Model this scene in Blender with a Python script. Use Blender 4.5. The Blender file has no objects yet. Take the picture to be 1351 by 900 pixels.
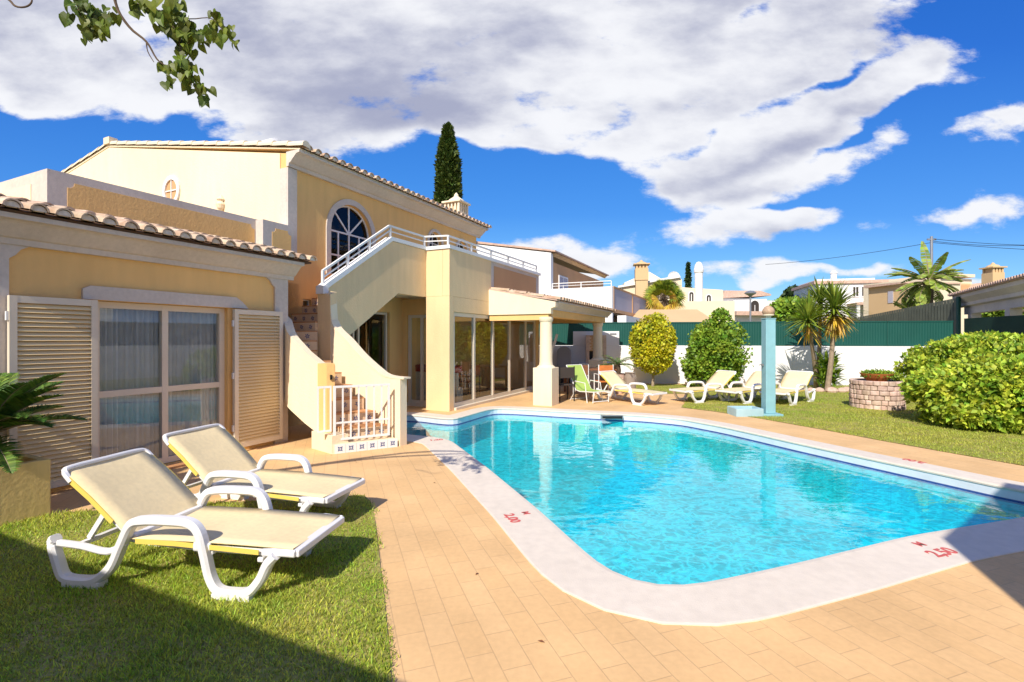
import bpy, math, random
import numpy as np
from mathutils import Vector, Matrix
from mathutils.geometry import tessellate_polygon
R = math.radians
random.seed(7); rng = np.random.default_rng(7)
S = bpy.context.scene
COL = S.collection
EYE = 1.65; F = 650.0; CX = 675.5; HY = 447.0
# ---------------------------------------------------------------- survey helpers
def g(px, py, z=0.0):                     # point of a horizontal plane seen at a photo position
    Y = (EYE - z) * F / (py - HY); return Vector(((px - CX) / F * Y, Y, z))
UA = Vector((math.sin(R(25.5)), math.cos(R(25.5)), 0)); UB = Vector((-UA.y, UA.x, 0))
def H(a, b, z=0.0):                       # villa frame: a along the facade, b towards the back
    return Vector((a * UA.x + b * UB.x, a * UA.y + b * UB.y, z))
def apx(px, b):                           # a of the facade plane b seen at column px
    rx = (px - CX) / F; Y = b / (rx * UB.x + UB.y); return rx * Y * UA.x + Y * UA.y
def at(px, py, Y):                        # point at depth Y
    return Vector(((px - CX) / F * Y, Y, EYE - (py - HY) / F * Y))
PD = Vector((.334, -.943, 0)); PN = Vector((.943, .334, 0))   # pool axes
# ---------------------------------------------------------------- materials
def lin(c): return tuple(c) + (1.0,)
def mat(name, col, rough=.7, var=.12, scale=3.0, bump=0.0, bscale=60.0, spec=.3, metal=0.0, col2=None, island=0.0, trans=0.0, coord='Object', fine=0.0):
    m = bpy.data.materials.new(name); m.use_nodes = True
    nt = m.node_tree; n = nt.nodes; l = nt.links; b = n['Principled BSDF']
    b.inputs['Roughness'].default_value = rough; b.inputs['Metallic'].default_value = metal
    b.inputs['Specular IOR Level'].default_value = spec
    tc = n.new('ShaderNodeTexCoord')
    nz = n.new('ShaderNodeTexNoise'); nz.inputs['Scale'].default_value = scale; nz.inputs['Detail'].default_value = 5
    l.new(tc.outputs[coord], nz.inputs['Vector'])
    mx = n.new('ShaderNodeMix'); mx.data_type = 'RGBA'
    c2 = col2 if col2 else tuple(c * (1 - var) for c in col)
    c1 = col if col2 else tuple(min(1, c * (1 + var * .5)) for c in col)
    mx.inputs[6].default_value = lin(c1); mx.inputs[7].default_value = lin(c2)
    fac = nz.outputs['Fac']
    rm = n.new('ShaderNodeMapRange'); rm.inputs[1].default_value = .3; rm.inputs[2].default_value = .7
    l.new(fac, rm.inputs[0]); l.new(rm.outputs[0], mx.inputs[0])
    out = mx.outputs[2]
    if fine:
        n3 = n.new('ShaderNodeTexNoise'); n3.inputs['Scale'].default_value = scale * 14; n3.inputs['Detail'].default_value = 3
        mp3 = n.new('ShaderNodeMapping'); mp3.inputs['Scale'].default_value = (1, 1, .16 if 'render' in name else 1); l.new(tc.outputs[coord], mp3.inputs[0]); l.new(mp3.outputs[0], n3.inputs['Vector'])
        hs = n.new('ShaderNodeHueSaturation'); mr = n.new('ShaderNodeMapRange')
        mr.inputs[1].default_value = .3; mr.inputs[2].default_value = .7; mr.inputs[3].default_value = 1 - fine; mr.inputs[4].default_value = 1 + fine
        l.new(n3.outputs['Fac'], mr.inputs[0]); l.new(mr.outputs[0], hs.inputs['Value']); l.new(out, hs.inputs['Color']); out = hs.outputs[0]
    if island:
        ge = n.new('ShaderNodeNewGeometry'); hs = n.new('ShaderNodeHueSaturation'); mr = n.new('ShaderNodeMapRange')
        mr.inputs[3].default_value = 1 - island; mr.inputs[4].default_value = 1 + island
        l.new(ge.outputs['Random Per Island'], mr.inputs[0]); l.new(mr.outputs[0], hs.inputs['Value'])
        mh = n.new('ShaderNodeMapRange'); mh.inputs[3].default_value = .5 - .035 * island * 2; mh.inputs[4].default_value = .5 + .02 * island * 2
        ml = n.new('ShaderNodeMath'); ml.operation = 'FRACT'; mm = n.new('ShaderNodeMath'); mm.operation = 'MULTIPLY'; mm.inputs[1].default_value = 7.31
        l.new(ge.outputs['Random Per Island'], mm.inputs[0]); l.new(mm.outputs[0], ml.inputs[0]); l.new(ml.outputs[0], mh.inputs[0]); l.new(mh.outputs[0], hs.inputs['Hue'])
        l.new(out, hs.inputs['Color']); out = hs.outputs[0]
    l.new(out, b.inputs['Base Color'])
    if bump:
        n2 = n.new('ShaderNodeTexNoise'); n2.inputs['Scale'].default_value = bscale; n2.inputs['Detail'].default_value = 4
        l.new(tc.outputs[coord], n2.inputs['Vector'])
        bp = n.new('ShaderNodeBump'); bp.inputs['Strength'].default_value = bump; bp.inputs['Distance'].default_value = .01
        l.new(n2.outputs['Fac'], bp.inputs['Height']); l.new(bp.outputs[0], b.inputs['Normal'])
    if trans:
        o = n['Material Output']; tr = n.new('ShaderNodeBsdfTranslucent'); ms = n.new('ShaderNodeMixShader'); ms.inputs[0].default_value = trans
        l.new(out, tr.inputs['Color']); l.new(b.outputs[0], ms.inputs[1]); l.new(tr.outputs[0], ms.inputs[2]); l.new(ms.outputs[0], o.inputs['Surface'])
    return m
M = {}
M['wall'] = mat('ochre render', (.85, .53, .21), .9, .10, .5, .5, 30, .15, fine=.04)
M['wallshade'] = M['wall']
M['sand'] = mat('sand render', (.85, .61, .34), .9, .10, .5, .5, 30, .15, fine=.04)
M['cream'] = mat('cream render', (.88, .73, .51), .9, .09, .5, .5, 30, .15, fine=.03)
M['trim'] = mat('white grey trim', (.64, .56, .49), .85, .10, 1.5, .15, 60, .2, fine=.06)
M['white'] = mat('white paint', (.80, .79, .77), .7, .05, 1.2, .1, 50, .3)
M['whitewall'] = mat('white render', (.84, .83, .82), .9, .05, .4, .15, 30, .15)
M['rail'] = mat('painted rail', (.72, .71, .69), .5, .03)
M['tile'] = mat('clay roof tile', (.40, .25, .15), .85, .3, 5, .3, 30, .2, col2=(.66, .52, .38), island=.15)
M['tileend'] = mat('mortar tile ends', (.78, .70, .60), .9, .3, 18, .2, 40, .1, col2=(.58, .48, .38))
M['channel'] = mat('dark channel tile', (.14, .08, .05), .9, .3, 8)
M['frame'] = mat('door frame beige', (.74, .64, .50), .5, .05)
M['shutter'] = mat('louvre shutter', (.88, .68, .38), .6, .06, 2)
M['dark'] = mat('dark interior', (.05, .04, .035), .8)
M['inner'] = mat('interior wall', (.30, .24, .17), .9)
M['innerfloor'] = mat('interior floor', (.25, .16, .10), .5)
M['red'] = mat('red cover', (.42, .03, .02), .8)
M['curtain'] = mat('grey curtain', (.80, .80, .80), .9, .1, 5, trans=.3)
M['rterra'] = mat('terracotta tread', (.55, .27, .12), .8, .2, 6)
M['tilew'] = mat('glazed tile tan', (.72, .52, .34), .3, .08, 20)
M['tileblue'] = mat('glazed motif blue', (.07, .10, .26), .4, .1, 30)
M['orange'] = mat('orange terracotta render', (.62, .36, .18), .9, .08, 1)
M['lilac'] = mat('lilac render', (.48, .45, .50), .9, .05, 1)
M['bgcream'] = mat('background cream', (.78, .66, .48), .9, .06, .5)
M['bgwhite'] = mat('background white', (.80, .78, .75), .9, .05, .5)
M['bgtan'] = mat('background tan', (.66, .45, .24), .9, .06, .5)
M['pinkroof'] = mat('faded clay roof', (.62, .42, .32), .9, .2, 6)
M['fence'] = mat('green sheet fence', (.010, .085, .068), .5, .1, 1.5, spec=.35)
M['fencedark'] = mat('dark green screen', (.012, .04, .028), .8, .15, 2)
M['screen'] = mat('grey green screen', (.15, .16, .12), .9, .2, 3)
M['plastic'] = mat('white resin', (.80, .79, .78), .35, .03, spec=.5)
M['sling'] = mat('cream sling fabric', (.93, .76, .45), .85, .10, 2.2, .15, 400, .2, trans=.12, fine=.05)
M['slingy'] = mat('yellow sling border', (.80, .60, .12), .8, .05)
M['lime'] = mat('lime sling fabric', (.38, .52, .12), .85, .08, 3)
M['teal'] = mat('pale blue paint', (.25, .48, .53), .55, .10, 4, .1, 60)
M['tealbase'] = mat('pale blue concrete', (.38, .56, .62), .7, .12, 4, .1, 60)
M['pot'] = mat('terracotta pot', (.60, .20, .06), .7, .12, 8)
M['stone'] = mat('rough stone', (.50, .35, .26), .9, .3, 7, .5, 30, .2, col2=(.70, .54, .44), island=.22)
M['mortar'] = mat('mortar', (.30, .24, .19), .95, .1, 9)
M['wood'] = mat('brown wood', (.22, .09, .04), .5, .2, 8)
M['orangewood'] = mat('orange wood', (.62, .20, .05), .45, .15, 8)
M['metalgrey'] = mat('grey metal', (.35, .35, .36), .4, .05, metal=.6)
M['black'] = mat('black iron', (.015, .015, .015), .5)
M['planter'] = mat('ochre planter render', (.86, .62, .25), .9, .12, 1.6, .3, 30, .15, fine=.06)
M['soil'] = mat('soil', (.07, .045, .03), .95, .3, 20, .5, 30)
M['bark'] = mat('pale bark', (.34, .26, .18), .9, .3, 9, .6, 25)
M['barkdark'] = mat('dark bark', (.12, .08, .05), .9, .3, 12, .6, 25)
M['redpaint'] = mat('red stencil paint', (.62, .13, .12), .8, .25, 30)
M['stucco_grey'] = mat('plain grey', (.34, .33, .36), .8, .06)
# foliage
def fol(name, c, c2, isl=.35, tr=.3, sc=1.5): return mat(name, c, .5, 0, sc, spec=.4, col2=c2, island=isl, trans=tr)
M['grass'] = fol('grass blades', (.28, .48, .04), (.56, .60, .10), .6, .45, 1.3)
M['grassfar'] = fol('lawn grass', (.32, .46, .05), (.54, .54, .10), .3, .4, .5)
M['lawnbase'] = mat('lawn soil and thatch', (.22, .26, .035), .95, .3, 2.5, .6, 60, .1, col2=(.40, .32, .12), fine=.3)
M['yellowleaf'] = fol('yellow leaves', (.74, .66, .02), (.42, .48, .03), .4, .3, 2.2)
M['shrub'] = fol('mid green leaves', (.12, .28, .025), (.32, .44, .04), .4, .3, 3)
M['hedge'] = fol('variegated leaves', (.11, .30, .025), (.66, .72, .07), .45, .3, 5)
M['cypress'] = fol('cypress foliage', (.035, .075, .012), (.09, .13, .02), .45, .15, 2)
M['pine'] = fol('dark pine', (.02, .055, .015), (.05, .09, .02), .45, .1, 1)
M['yucca'] = fol('yucca leaves', (.13, .24, .025), (.30, .36, .04), .35, .25, 3)
M['yuccay'] = fol('yellowing yucca', (.66, .48, .03), (.56, .36, .10), .3, .25, 5)
M['banana'] = fol('banana leaf', (.20, .33, .04), (.42, .50, .10), .35, .35, 2)
M['palm'] = fol('palm frond', (.09, .17, .02), (.34, .38, .03), .4, .25, 1.5)
M['cycad'] = fol('cycad frond', (.03, .11, .015), (.14, .24, .03), .4, .1, 4)
M['branch'] = fol('lime leaf', (.07, .12, .010), (.17, .22, .02), .45, .35, 6)
def glass(name, tint, k=.9, f0=.06, rough=.0):
    m = bpy.data.materials.new(name); m.use_nodes = True; nt = m.node_tree; n = nt.nodes; l = nt.links
    n.remove(n['Principled BSDF']); o = n['Material Output']
    t = n.new('ShaderNodeBsdfTransparent'); t.inputs[0].default_value = lin(tint)
    gl = n.new('ShaderNodeBsdfGlossy'); gl.inputs['Roughness'].default_value = rough; gl.inputs['Color'].default_value = (1, 1, 1, 1)
    lw = n.new('ShaderNodeLayerWeight'); lw.inputs[0].default_value = .5; fr = n.new('ShaderNodeMath'); fr.operation = 'POWER'; fr.inputs[1].default_value = 5; l.new(lw.outputs['Facing'], fr.inputs[0])
    mu = n.new('ShaderNodeMath'); mu.operation = 'MULTIPLY_ADD'; mu.inputs[1].default_value = k; mu.inputs[2].default_value = f0; mu.use_clamp = True
    ms = n.new('ShaderNodeMixShader'); l.new(fr.outputs[0], mu.inputs[0]); l.new(mu.outputs[0], ms.inputs[0]); l.new(t.outputs[0], ms.inputs[1]); l.new(gl.outputs[0], ms.inputs[2]); l.new(ms.outputs[0], o.inputs['Surface'])
    return m
M['glass'] = glass('window glass', (.92, .94, .94), .9, .06)
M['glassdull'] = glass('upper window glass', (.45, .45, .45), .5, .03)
M['glassclear'] = glass('door glass', (.90, .92, .92), .9, .06)
# ---------------------------------------------------------------- mesh builder
I3 = lambda x, y, z: Vector((x, y, z))
class MB:
    def __init__(s, T=I3): s.v = []; s.f = []; s.m = []; s.T = T; s.k = 0
    def add(s, vs, fs, raw=False):
        o = len(s.v); s.v += [Vector(v) if raw else s.T(*v) for v in vs]
        for f in fs: s.f.append([i + o for i in f]); s.m.append(s.k)
        return s
    def box(s, x0, y0, z0, x1, y1, z1):
        return s.add([(x0,y0,z0),(x1,y0,z0),(x1,y1,z0),(x0,y1,z0),(x0,y0,z1),(x1,y0,z1),(x1,y1,z1),(x0,y1,z1)],
              [(0,3,2,1),(4,5,6,7),(0,1,5,4),(1,2,6,5),(2,3,7,6),(3,0,4,7)])
    def ext(s, pts, d):                    # extrude polygon of 3-D points by vector d
        n = len(pts); d = Vector(d); P = [Vector(p) for p in pts]; Q = [p + d for p in P]
        return s.add([tuple(p) for p in P + Q], [list(range(n))[::-1], list(range(n, 2 * n))] + [(i, (i + 1) % n, n + (i + 1) % n, n + i) for i in range(n)])
    def prism(s, poly, z0, z1):
        n = len(poly)
        def zz(z, i): return z[i] if isinstance(z, (list, tuple)) else z
        return s.add([(p[0], p[1], zz(z0, i)) for i, p in enumerate(poly)] + [(p[0], p[1], zz(z1, i)) for i, p in enumerate(poly)],
              [list(range(n))[::-1], list(range(n, 2 * n))] + [(i, (i + 1) % n, n + (i + 1) % n, n + i) for i in range(n)])
    def sweep(s, pts, prof, up=Vector((0, 0, 1)), closed=False, cap=True):   # prof: list of (side, up) offsets or radius, raw coordinates via T
        P = [s.T(*p) for p in pts]; n = len(P); k = len(prof); vs = []
        for i, p in enumerate(P):
            a = P[(i - 1) % n] if (closed or i > 0) else p; b = P[(i + 1) % n] if (closed or i < n - 1) else p
            t = (b - a).normalized(); u = up if abs(t.dot(up)) < .98 else Vector((0, 1, 0)) if abs(t.y) < .9 else Vector((1, 0, 0))
            sd = t.cross(u).normalized(); uu = sd.cross(t).normalized()
            vs += [p + sd * q[0] + uu * q[1] for q in prof]
        fs = []
        for i in range(n if closed else n - 1):
            j = (i + 1) % n
            for q in range(k): fs.append((i * k + q, i * k + (q + 1) % k, j * k + (q + 1) % k, j * k + q))
        if cap and not closed: fs += [list(range(k))[::-1], list(range((n - 1) * k, n * k))]
        return s.add(vs, fs, raw=True)
    def tube(s, pts, r, n=8, up=Vector((0, 0, 1)), **kw):
        return s.sweep(pts, [(r * math.cos(2 * math.pi * i / n), r * math.sin(2 * math.pi * i / n)) for i in range(n)], up, **kw)
    def taper(s, pts, rs, n=8):
        P = [s.T(*p) for p in pts]; vs = []; N = len(P)
        for i, p in enumerate(P):
            t = (P[min(i + 1, N - 1)] - P[max(i - 1, 0)]).normalized(); u = Vector((0, 1, 0)) if abs(t.y) < .9 else Vector((1, 0, 0))
            sd = t.cross(u).normalized(); uu = sd.cross(t)
            vs += [p + (sd * math.cos(2 * math.pi * q / n) + uu * math.sin(2 * math.pi * q / n)) * rs[i] for q in range(n)]
        fs = [(i * n + q, i * n + (q + 1) % n, (i + 1) * n + (q + 1) % n, (i + 1) * n + q) for i in range(N - 1) for q in range(n)]
        return s.add(vs, fs + [list(range(n))[::-1], list(range((N - 1) * n, N * n))], raw=True)
    def lathe(s, c, prof, n=24, sx=1, sy=1):
        vs = []; k = len(prof)
        for q in range(n):
            a = 2 * math.pi * q / n
            vs += [(c[0] + r * math.cos(a) * sx, c[1] + r * math.sin(a) * sy, c[2] + z) for r, z in prof]
        fs = [(q * k + i, ((q + 1) % n) * k + i, ((q + 1) % n) * k + i + 1, q * k + i + 1) for q in range(n) for i in range(k - 1)]
        if prof[0][0] > 1e-4: fs.append([q * k for q in range(n)][::-1])
        if prof[-1][0] > 1e-4: fs.append([q * k + k - 1 for q in range(n)])
        return s.add(vs, fs)
def link(o, parent=None):
    COL.objects.link(o)
    if parent is not None: o.parent = parent
    return o
def build(name, mb, mats, parent=None, smooth=False, bevel=0, label=None, origin=None, kind=None):
    o0 = origin if origin is not None else (wloc(parent) if parent is not None else None)
    if o0 is None:
        vs = mb.v; xs = [v.x for v in vs]; ys = [v.y for v in vs]; zs = [v.z for v in vs]
        o0 = Vector(((min(xs) + max(xs)) / 2, (min(ys) + max(ys)) / 2, min(zs)))
    me = bpy.data.meshes.new(name); me.from_pydata([tuple(v - o0) for v in mb.v], [], mb.f)
    mats = mats if isinstance(mats, list) else [mats]
    for m in mats: me.materials.append(M[m] if isinstance(m, str) else m)
    if any(mb.m): me.polygons.foreach_set('material_index', mb.m)
    me.validate(); me.update()
    if smooth: me.polygons.foreach_set('use_smooth', [True] * len(me.polygons))
    o = bpy.data.objects.new(name, me); link(o, parent)
    if parent is None: o.location = o0
    if bevel:
        bv = o.modifiers.new('b', 'BEVEL'); bv.width = bevel; bv.segments = 2; bv.limit_method = 'ANGLE'; bv.angle_limit = R(40)
    if smooth and bevel == 0:
        pass
    if label: o['label'] = label
    if kind: o['kind'] = kind
    return o
def wloc(o):
    v = Vector(o.location)
    while o.parent is not None: o = o.parent; v += Vector(o.location)
    return v
def tag(o, label, cat, group=None):
    o['label'] = label; o['category'] = cat
    if group: o['group'] = group
    return o
def thing(name, label, cat, loc, group=None, rz=0):
    o = bpy.data.objects.new(name, None); COL.objects.link(o); o.empty_display_size = .2; o.location = loc; o.rotation_euler = (0, 0, rz)
    return tag(o, label, cat, group)
def copy_tree(o, parent=None):
    c = o.copy(); COL.objects.link(c); c.parent = parent
    for ch in list(o.children): copy_tree(ch, c)
    return c
def npmesh(name, V, Fq, mats, parent=None, origin=None, idx=None, smooth=False):     # numpy fast path, faces all the same size
    V = np.asarray(V, dtype=np.float32).reshape(-1, 3); Fq = np.asarray(Fq, dtype=np.int32)
    o0 = np.array(origin if origin is not None else (wloc(parent) if parent is not None else [V[:,0].mean(), V[:,1].mean(), V[:,2].min()]), dtype=np.float32)
    V = V - o0; me = bpy.data.meshes.new(name); nf, k = Fq.shape
    me.vertices.add(len(V)); me.vertices.foreach_set('co', V.ravel())
    me.loops.add(nf * k); me.loops.foreach_set('vertex_index', Fq.ravel())
    me.polygons.add(nf); me.polygons.foreach_set('loop_start', np.arange(0, nf * k, k, dtype=np.int32))
    for m in (mats if isinstance(mats, list) else [mats]): me.materials.append(M[m])
    if idx is not None: me.polygons.foreach_set('material_index', np.asarray(idx, dtype=np.int32))
    if smooth: me.polygons.foreach_set('use_smooth', np.ones(nf, dtype=bool))
    me.update(calc_edges=True); o = bpy.data.objects.new(name, me); link(o, parent)
    if parent is None: o.location = Vector(o0.tolist())
    return o
def spline(P, n=6):                        # Catmull-Rom through tuples
    P = [np.array(p, float) for p in P]; out = []
    for i in range(len(P) - 1):
        p0 = P[max(i - 1, 0)]; p1 = P[i]; p2 = P[i + 1]; p3 = P[min(i + 2, len(P) - 1)]
        for k in range(n):
            t = k / n; out.append(tuple(.5 * ((2 * p1) + (-p0 + p2) * t + (2 * p0 - 5 * p1 + 4 * p2 - p3) * t * t + (-p0 + 3 * p1 - 3 * p2 + p3) * t ** 3)))
    out.append(tuple(P[-1])); return out
# ================================================================ ground, pool
def poly_sheet(name, outer, holes, z, m, kind='structure'):
    loops = [[Vector((p[0], p[1], 0)) for p in outer]] + [[Vector((p[0], p[1], 0)) for p in h] for h in holes]
    tr = tessellate_polygon(loops); flat = [p for lp in loops for p in lp]
    mb = MB(); fs = []
    for t in tr:
        a, b, c = [flat[i] for i in t]
        fs.append(tuple(t) if (b - a).cross(c - a).z > 0 else tuple(t)[::-1])
    mb.add([(p.x, p.y, z) for p in flat], fs)
    return build(name, mb, m, origin=Vector((0, 0, 0)), kind=kind)
# inner water edge, clockwise from the near left bend (photo survey)
left = [g(593, 581), g(640, 616), g(711, 675), g(770, 729), g(800, 755), g(828.6, 772), g(871, 779.6), g(906.8, 776), g(960, 765)]
near = [g(1060, 743), g(1200, 708.5), g(1351, 684)]
corner = [Vector((5.35, 4.76, 0)), Vector((5.62, 4.90, 0)), Vector((5.72, 5.08, 0)), Vector((5.66, 5.3, 0))]
right = [g(1351, 648), g(1234, 623), g(1120, 599), g(1034, 580.5), g(1010, 575), g(955, 563), g(900, 553)]
far = [g(850, 548.5), g(792, 545.5), g(740, 543), g(690, 540), g(655, 538.5), g(642, 541), g(600, 553), g(583, 552), g(555, 548.5), g(528, 547)]
inlet = [Vector((-3.0, 10.3, 0)), Vector((-3.15, 9.9, 0)), Vector((-2.9, 9.35, 0)), Vector((-2.2, 8.75, 0)), g(528, 573), g(573, 577)]
P_in = left + near + corner + right + far + inlet
P_in = [Vector((p.x, p.y, 0)) for p in P_in]
def offs(poly, d):
    n = len(poly); out = []
    area = sum(poly[i].x * poly[(i+1) % n].y - poly[(i+1) % n].x * poly[i].y for i in range(n))
    sg = 1 if area > 0 else -1
    for i in range(n):
        a, b, c = poly[i - 1], poly[i], poly[(i + 1) % n]
        n1 = Vector((b.y - a.y, -(b.x - a.x), 0)).normalized(); n2 = Vector((c.y - b.y, -(c.x - b.x), 0)).normalized()
        m_ = (n1 + n2); m_ = m_.normalized() / max(.5, m_.normalized().dot(n1))
        out.append(b + m_ * d * sg)
    return out
def resample(poly, step=.25):
    out = []
    for i in range(len(poly)):
        a, b = poly[i], poly[(i + 1) % len(poly)]; k = max(1, int((b - a).length / step))
        out += [a.lerp(b, j / k) for j in range(k)]
    return out
def smooth_poly(P, it=2):
    for _ in range(it): P = [(P[i - 1] + P[i] * 2 + P[(i + 1) % len(P)]) / 4 for i in range(len(P))]
    return P
P_s = smooth_poly(resample(P_in, .12), 3)
def area(p): return sum(p[i].x * p[(i+1) % len(p)].y - p[(i+1) % len(p)].x * p[i].y for i in range(len(p)))
if area(P_s) < 0: P_s.reverse()
n_ = len(P_s)
def wcop(p):                               # coping width: wider on the near side than on the far and villa side
    if p.y > 9.0 and p.x < 1.5: return .36
    return .36 if (p - g(950, 770)).length > 99 else (.46 if p.dot(PN) < 3.2 or p.dot(PD) > -2.98 else .36)
ws = [wcop(p) for p in P_s]
for _ in range(6): ws = [(ws[i - 1] + ws[i] * 2 + ws[(i + 1) % n_]) / 4 for i in range(n_)]
nrm = [((a - b)).normalized() for a, b in zip(offs(P_s, .1), P_s)]
P_out = [p + d * w for p, d, w in zip(P_s, nrm, ws)]
hole = [p + d * (w - .05) for p, d, w in zip(P_s, nrm, ws)]
big = [(-260, -60), (260, -60), (260, 400), (-260, 400)]
def paving():
    m = bpy.data.materials.new('clay paving'); m.use_nodes = True; nt = m.node_tree; n = nt.nodes; l = nt.links; b = n['Principled BSDF']
    tc = n.new('ShaderNodeTexCoord'); mp = n.new('ShaderNodeMapping'); mp.inputs['Rotation'].default_value = (0, 0, R(-109.5))
    l.new(tc.outputs['Object'], mp.inputs[0])
    br = n.new('ShaderNodeTexBrick'); br.inputs['Scale'].default_value = 1; br.inputs['Brick Width'].default_value = .31; br.inputs['Row Height'].default_value = .155
    br.inputs['Mortar Size'].default_value = .0035; br.inputs['Mortar Smooth'].default_value = .3
    br.inputs['Color1'].default_value = lin((.80, .515, .25)); br.inputs['Color2'].default_value = lin((.775, .49, .23)); br.inputs['Mortar'].default_value = lin((.66, .425, .21))
    l.new(mp.outputs[0], br.inputs['Vector'])
    nz = n.new('ShaderNodeTexNoise'); nz.inputs['Scale'].default_value = 1.1; nz.inputs['Detail'].default_value = 7; l.new(tc.outputs['Object'], nz.inputs['Vector'])
    n4 = n.new('ShaderNodeTexNoise'); n4.inputs['Scale'].default_value = 26; n4.inputs['Detail'].default_value = 4; l.new(tc.outputs['Object'], n4.inputs['Vector'])
    ad = n.new('ShaderNodeMath'); ad.operation = 'MULTIPLY_ADD'; ad.inputs[1].default_value = .35; l.new(n4.outputs['Fac'], ad.inputs[0]); l.new(nz.outputs['Fac'], ad.inputs[2])
    mr = n.new('ShaderNodeMapRange'); mr.inputs[1].default_value = .45; mr.inputs[2].default_value = .95; mr.inputs[3].default_value = .80; mr.inputs[4].default_value = 1.10
    l.new(ad.outputs[0], mr.inputs[0]); hs = n.new('ShaderNodeHueSaturation'); l.new(mr.outputs[0], hs.inputs['Value']); l.new(br.outputs['Color'], hs.inputs['Color'])
    l.new(hs.outputs[0], b.inputs['Base Color']); b.inputs['Roughness'].default_value = .8; b.inputs['Specular IOR Level'].default_value = .2
    bp = n.new('ShaderNodeBump'); bp.inputs['Strength'].default_value = .5; bp.inputs['Distance'].default_value = .004; bp.invert = True; l.new(br.outputs['Fac'], bp.inputs['Height']); l.new(bp.outputs[0], b.inputs['Normal'])
    return m
M['paving'] = paving()
M['earth'] = mat('dry earth', (.30, .26, .13), .95, .2, .1, col2=(.16, .20, .06))
poly_sheet('ground', big, [hole], -.03, 'earth')
poly_sheet('pool_deck', [(-14, -9), (16, -9), (16, 19.5), (-14, 24)], [hole], 0, 'paving')
# coping ring with a rounded lip
M['coping'] = mat('white coping', (.74, .65, .54), .75, .06, .8, .2, 120, .25, fine=.05)
mb = MB(); prof = [(1, 0.0), (1, .007), (.97, .010), (.06, .011), (-.02, .006), (-.04, -.006), (-.03, -.024), (0.0, -.03), (.12, -.03)]
K = len(prof); vs = []
for p, d, w in zip(P_s, nrm, ws):
    for t, z in prof: vs.append(tuple(p + d * (w * t) + Vector((0, 0, z))))
fs = [(i * K + q, i * K + q + 1, ((i + 1) % n_) * K + q + 1, ((i + 1) % n_) * K + q) for i in range(n_) for q in range(K - 1)]
mb.add(vs, fs); cop = build('pool_coping', mb, 'coping', smooth=False, origin=Vector((0, 0, 0)), kind='structure')
def ring_wall(name, z0, z1, m, off=0.0):
    mb = MB(); P = [p - d * off for p, d in zip(P_s, nrm)]; N = len(P)
    mb.add([(p.x, p.y, z0) for p in P] + [(p.x, p.y, z1) for p in P], [(i, (i + 1) % N, N + (i + 1) % N, N + i) for i in range(N)])
    return build(name, mb, m, origin=Vector((0, 0, 0)), kind='structure')
def mosaic(name, c1, c2, mo, s=.14, var=.1):
    m = mat(name, c1, .35, var); nt = m.node_tree; n = nt.nodes; l = nt.links; b = n['Principled BSDF']
    tc = n.new('ShaderNodeTexCoord'); br = n.new('ShaderNodeTexBrick'); br.offset = 0; br.inputs['Scale'].default_value = 1
    br.inputs['Brick Width'].default_value = s; br.inputs['Row Height'].default_value = s; br.inputs['Mortar Size'].default_value = .003
    br.inputs['Color1'].default_value = lin(c1); br.inputs['Color2'].default_value = lin(c2); br.inputs['Mortar'].default_value = lin(mo)
    l.new(tc.outputs['Object'], br.inputs['Vector']); l.new(br.outputs['Color'], b.inputs['Base Color']); return m
M['basin'] = mosaic('pool basin tile', (.03, .50, .57), (.028, .475, .55), (.025, .43, .51))
M['band'] = mat('white pool tile band', (.68, .74, .80), .3, .08, 6)
M['blueband'] = mat('blue pool tile line', (.05, .09, .30), .3, .1, 6)
WZ = -.135
ring_wall('pool_wall', -2.0, WZ - .03, 'basin')
ring_wall('pool_tile_band', WZ + .012, -.028, 'band', .0)
ring_wall('pool_tile_line', WZ - .03, WZ + .012, 'blueband', .001)
mb = MB(); mb.add([(-5, 1.5, -.72), (8, 1.5, -.78), (8, 14, -.66), (-5, 14, -.62)], [(0, 1, 2, 3)]); build('pool_floor', mb, 'basin', origin=Vector((0, 0, 0)), kind='structure')
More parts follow.
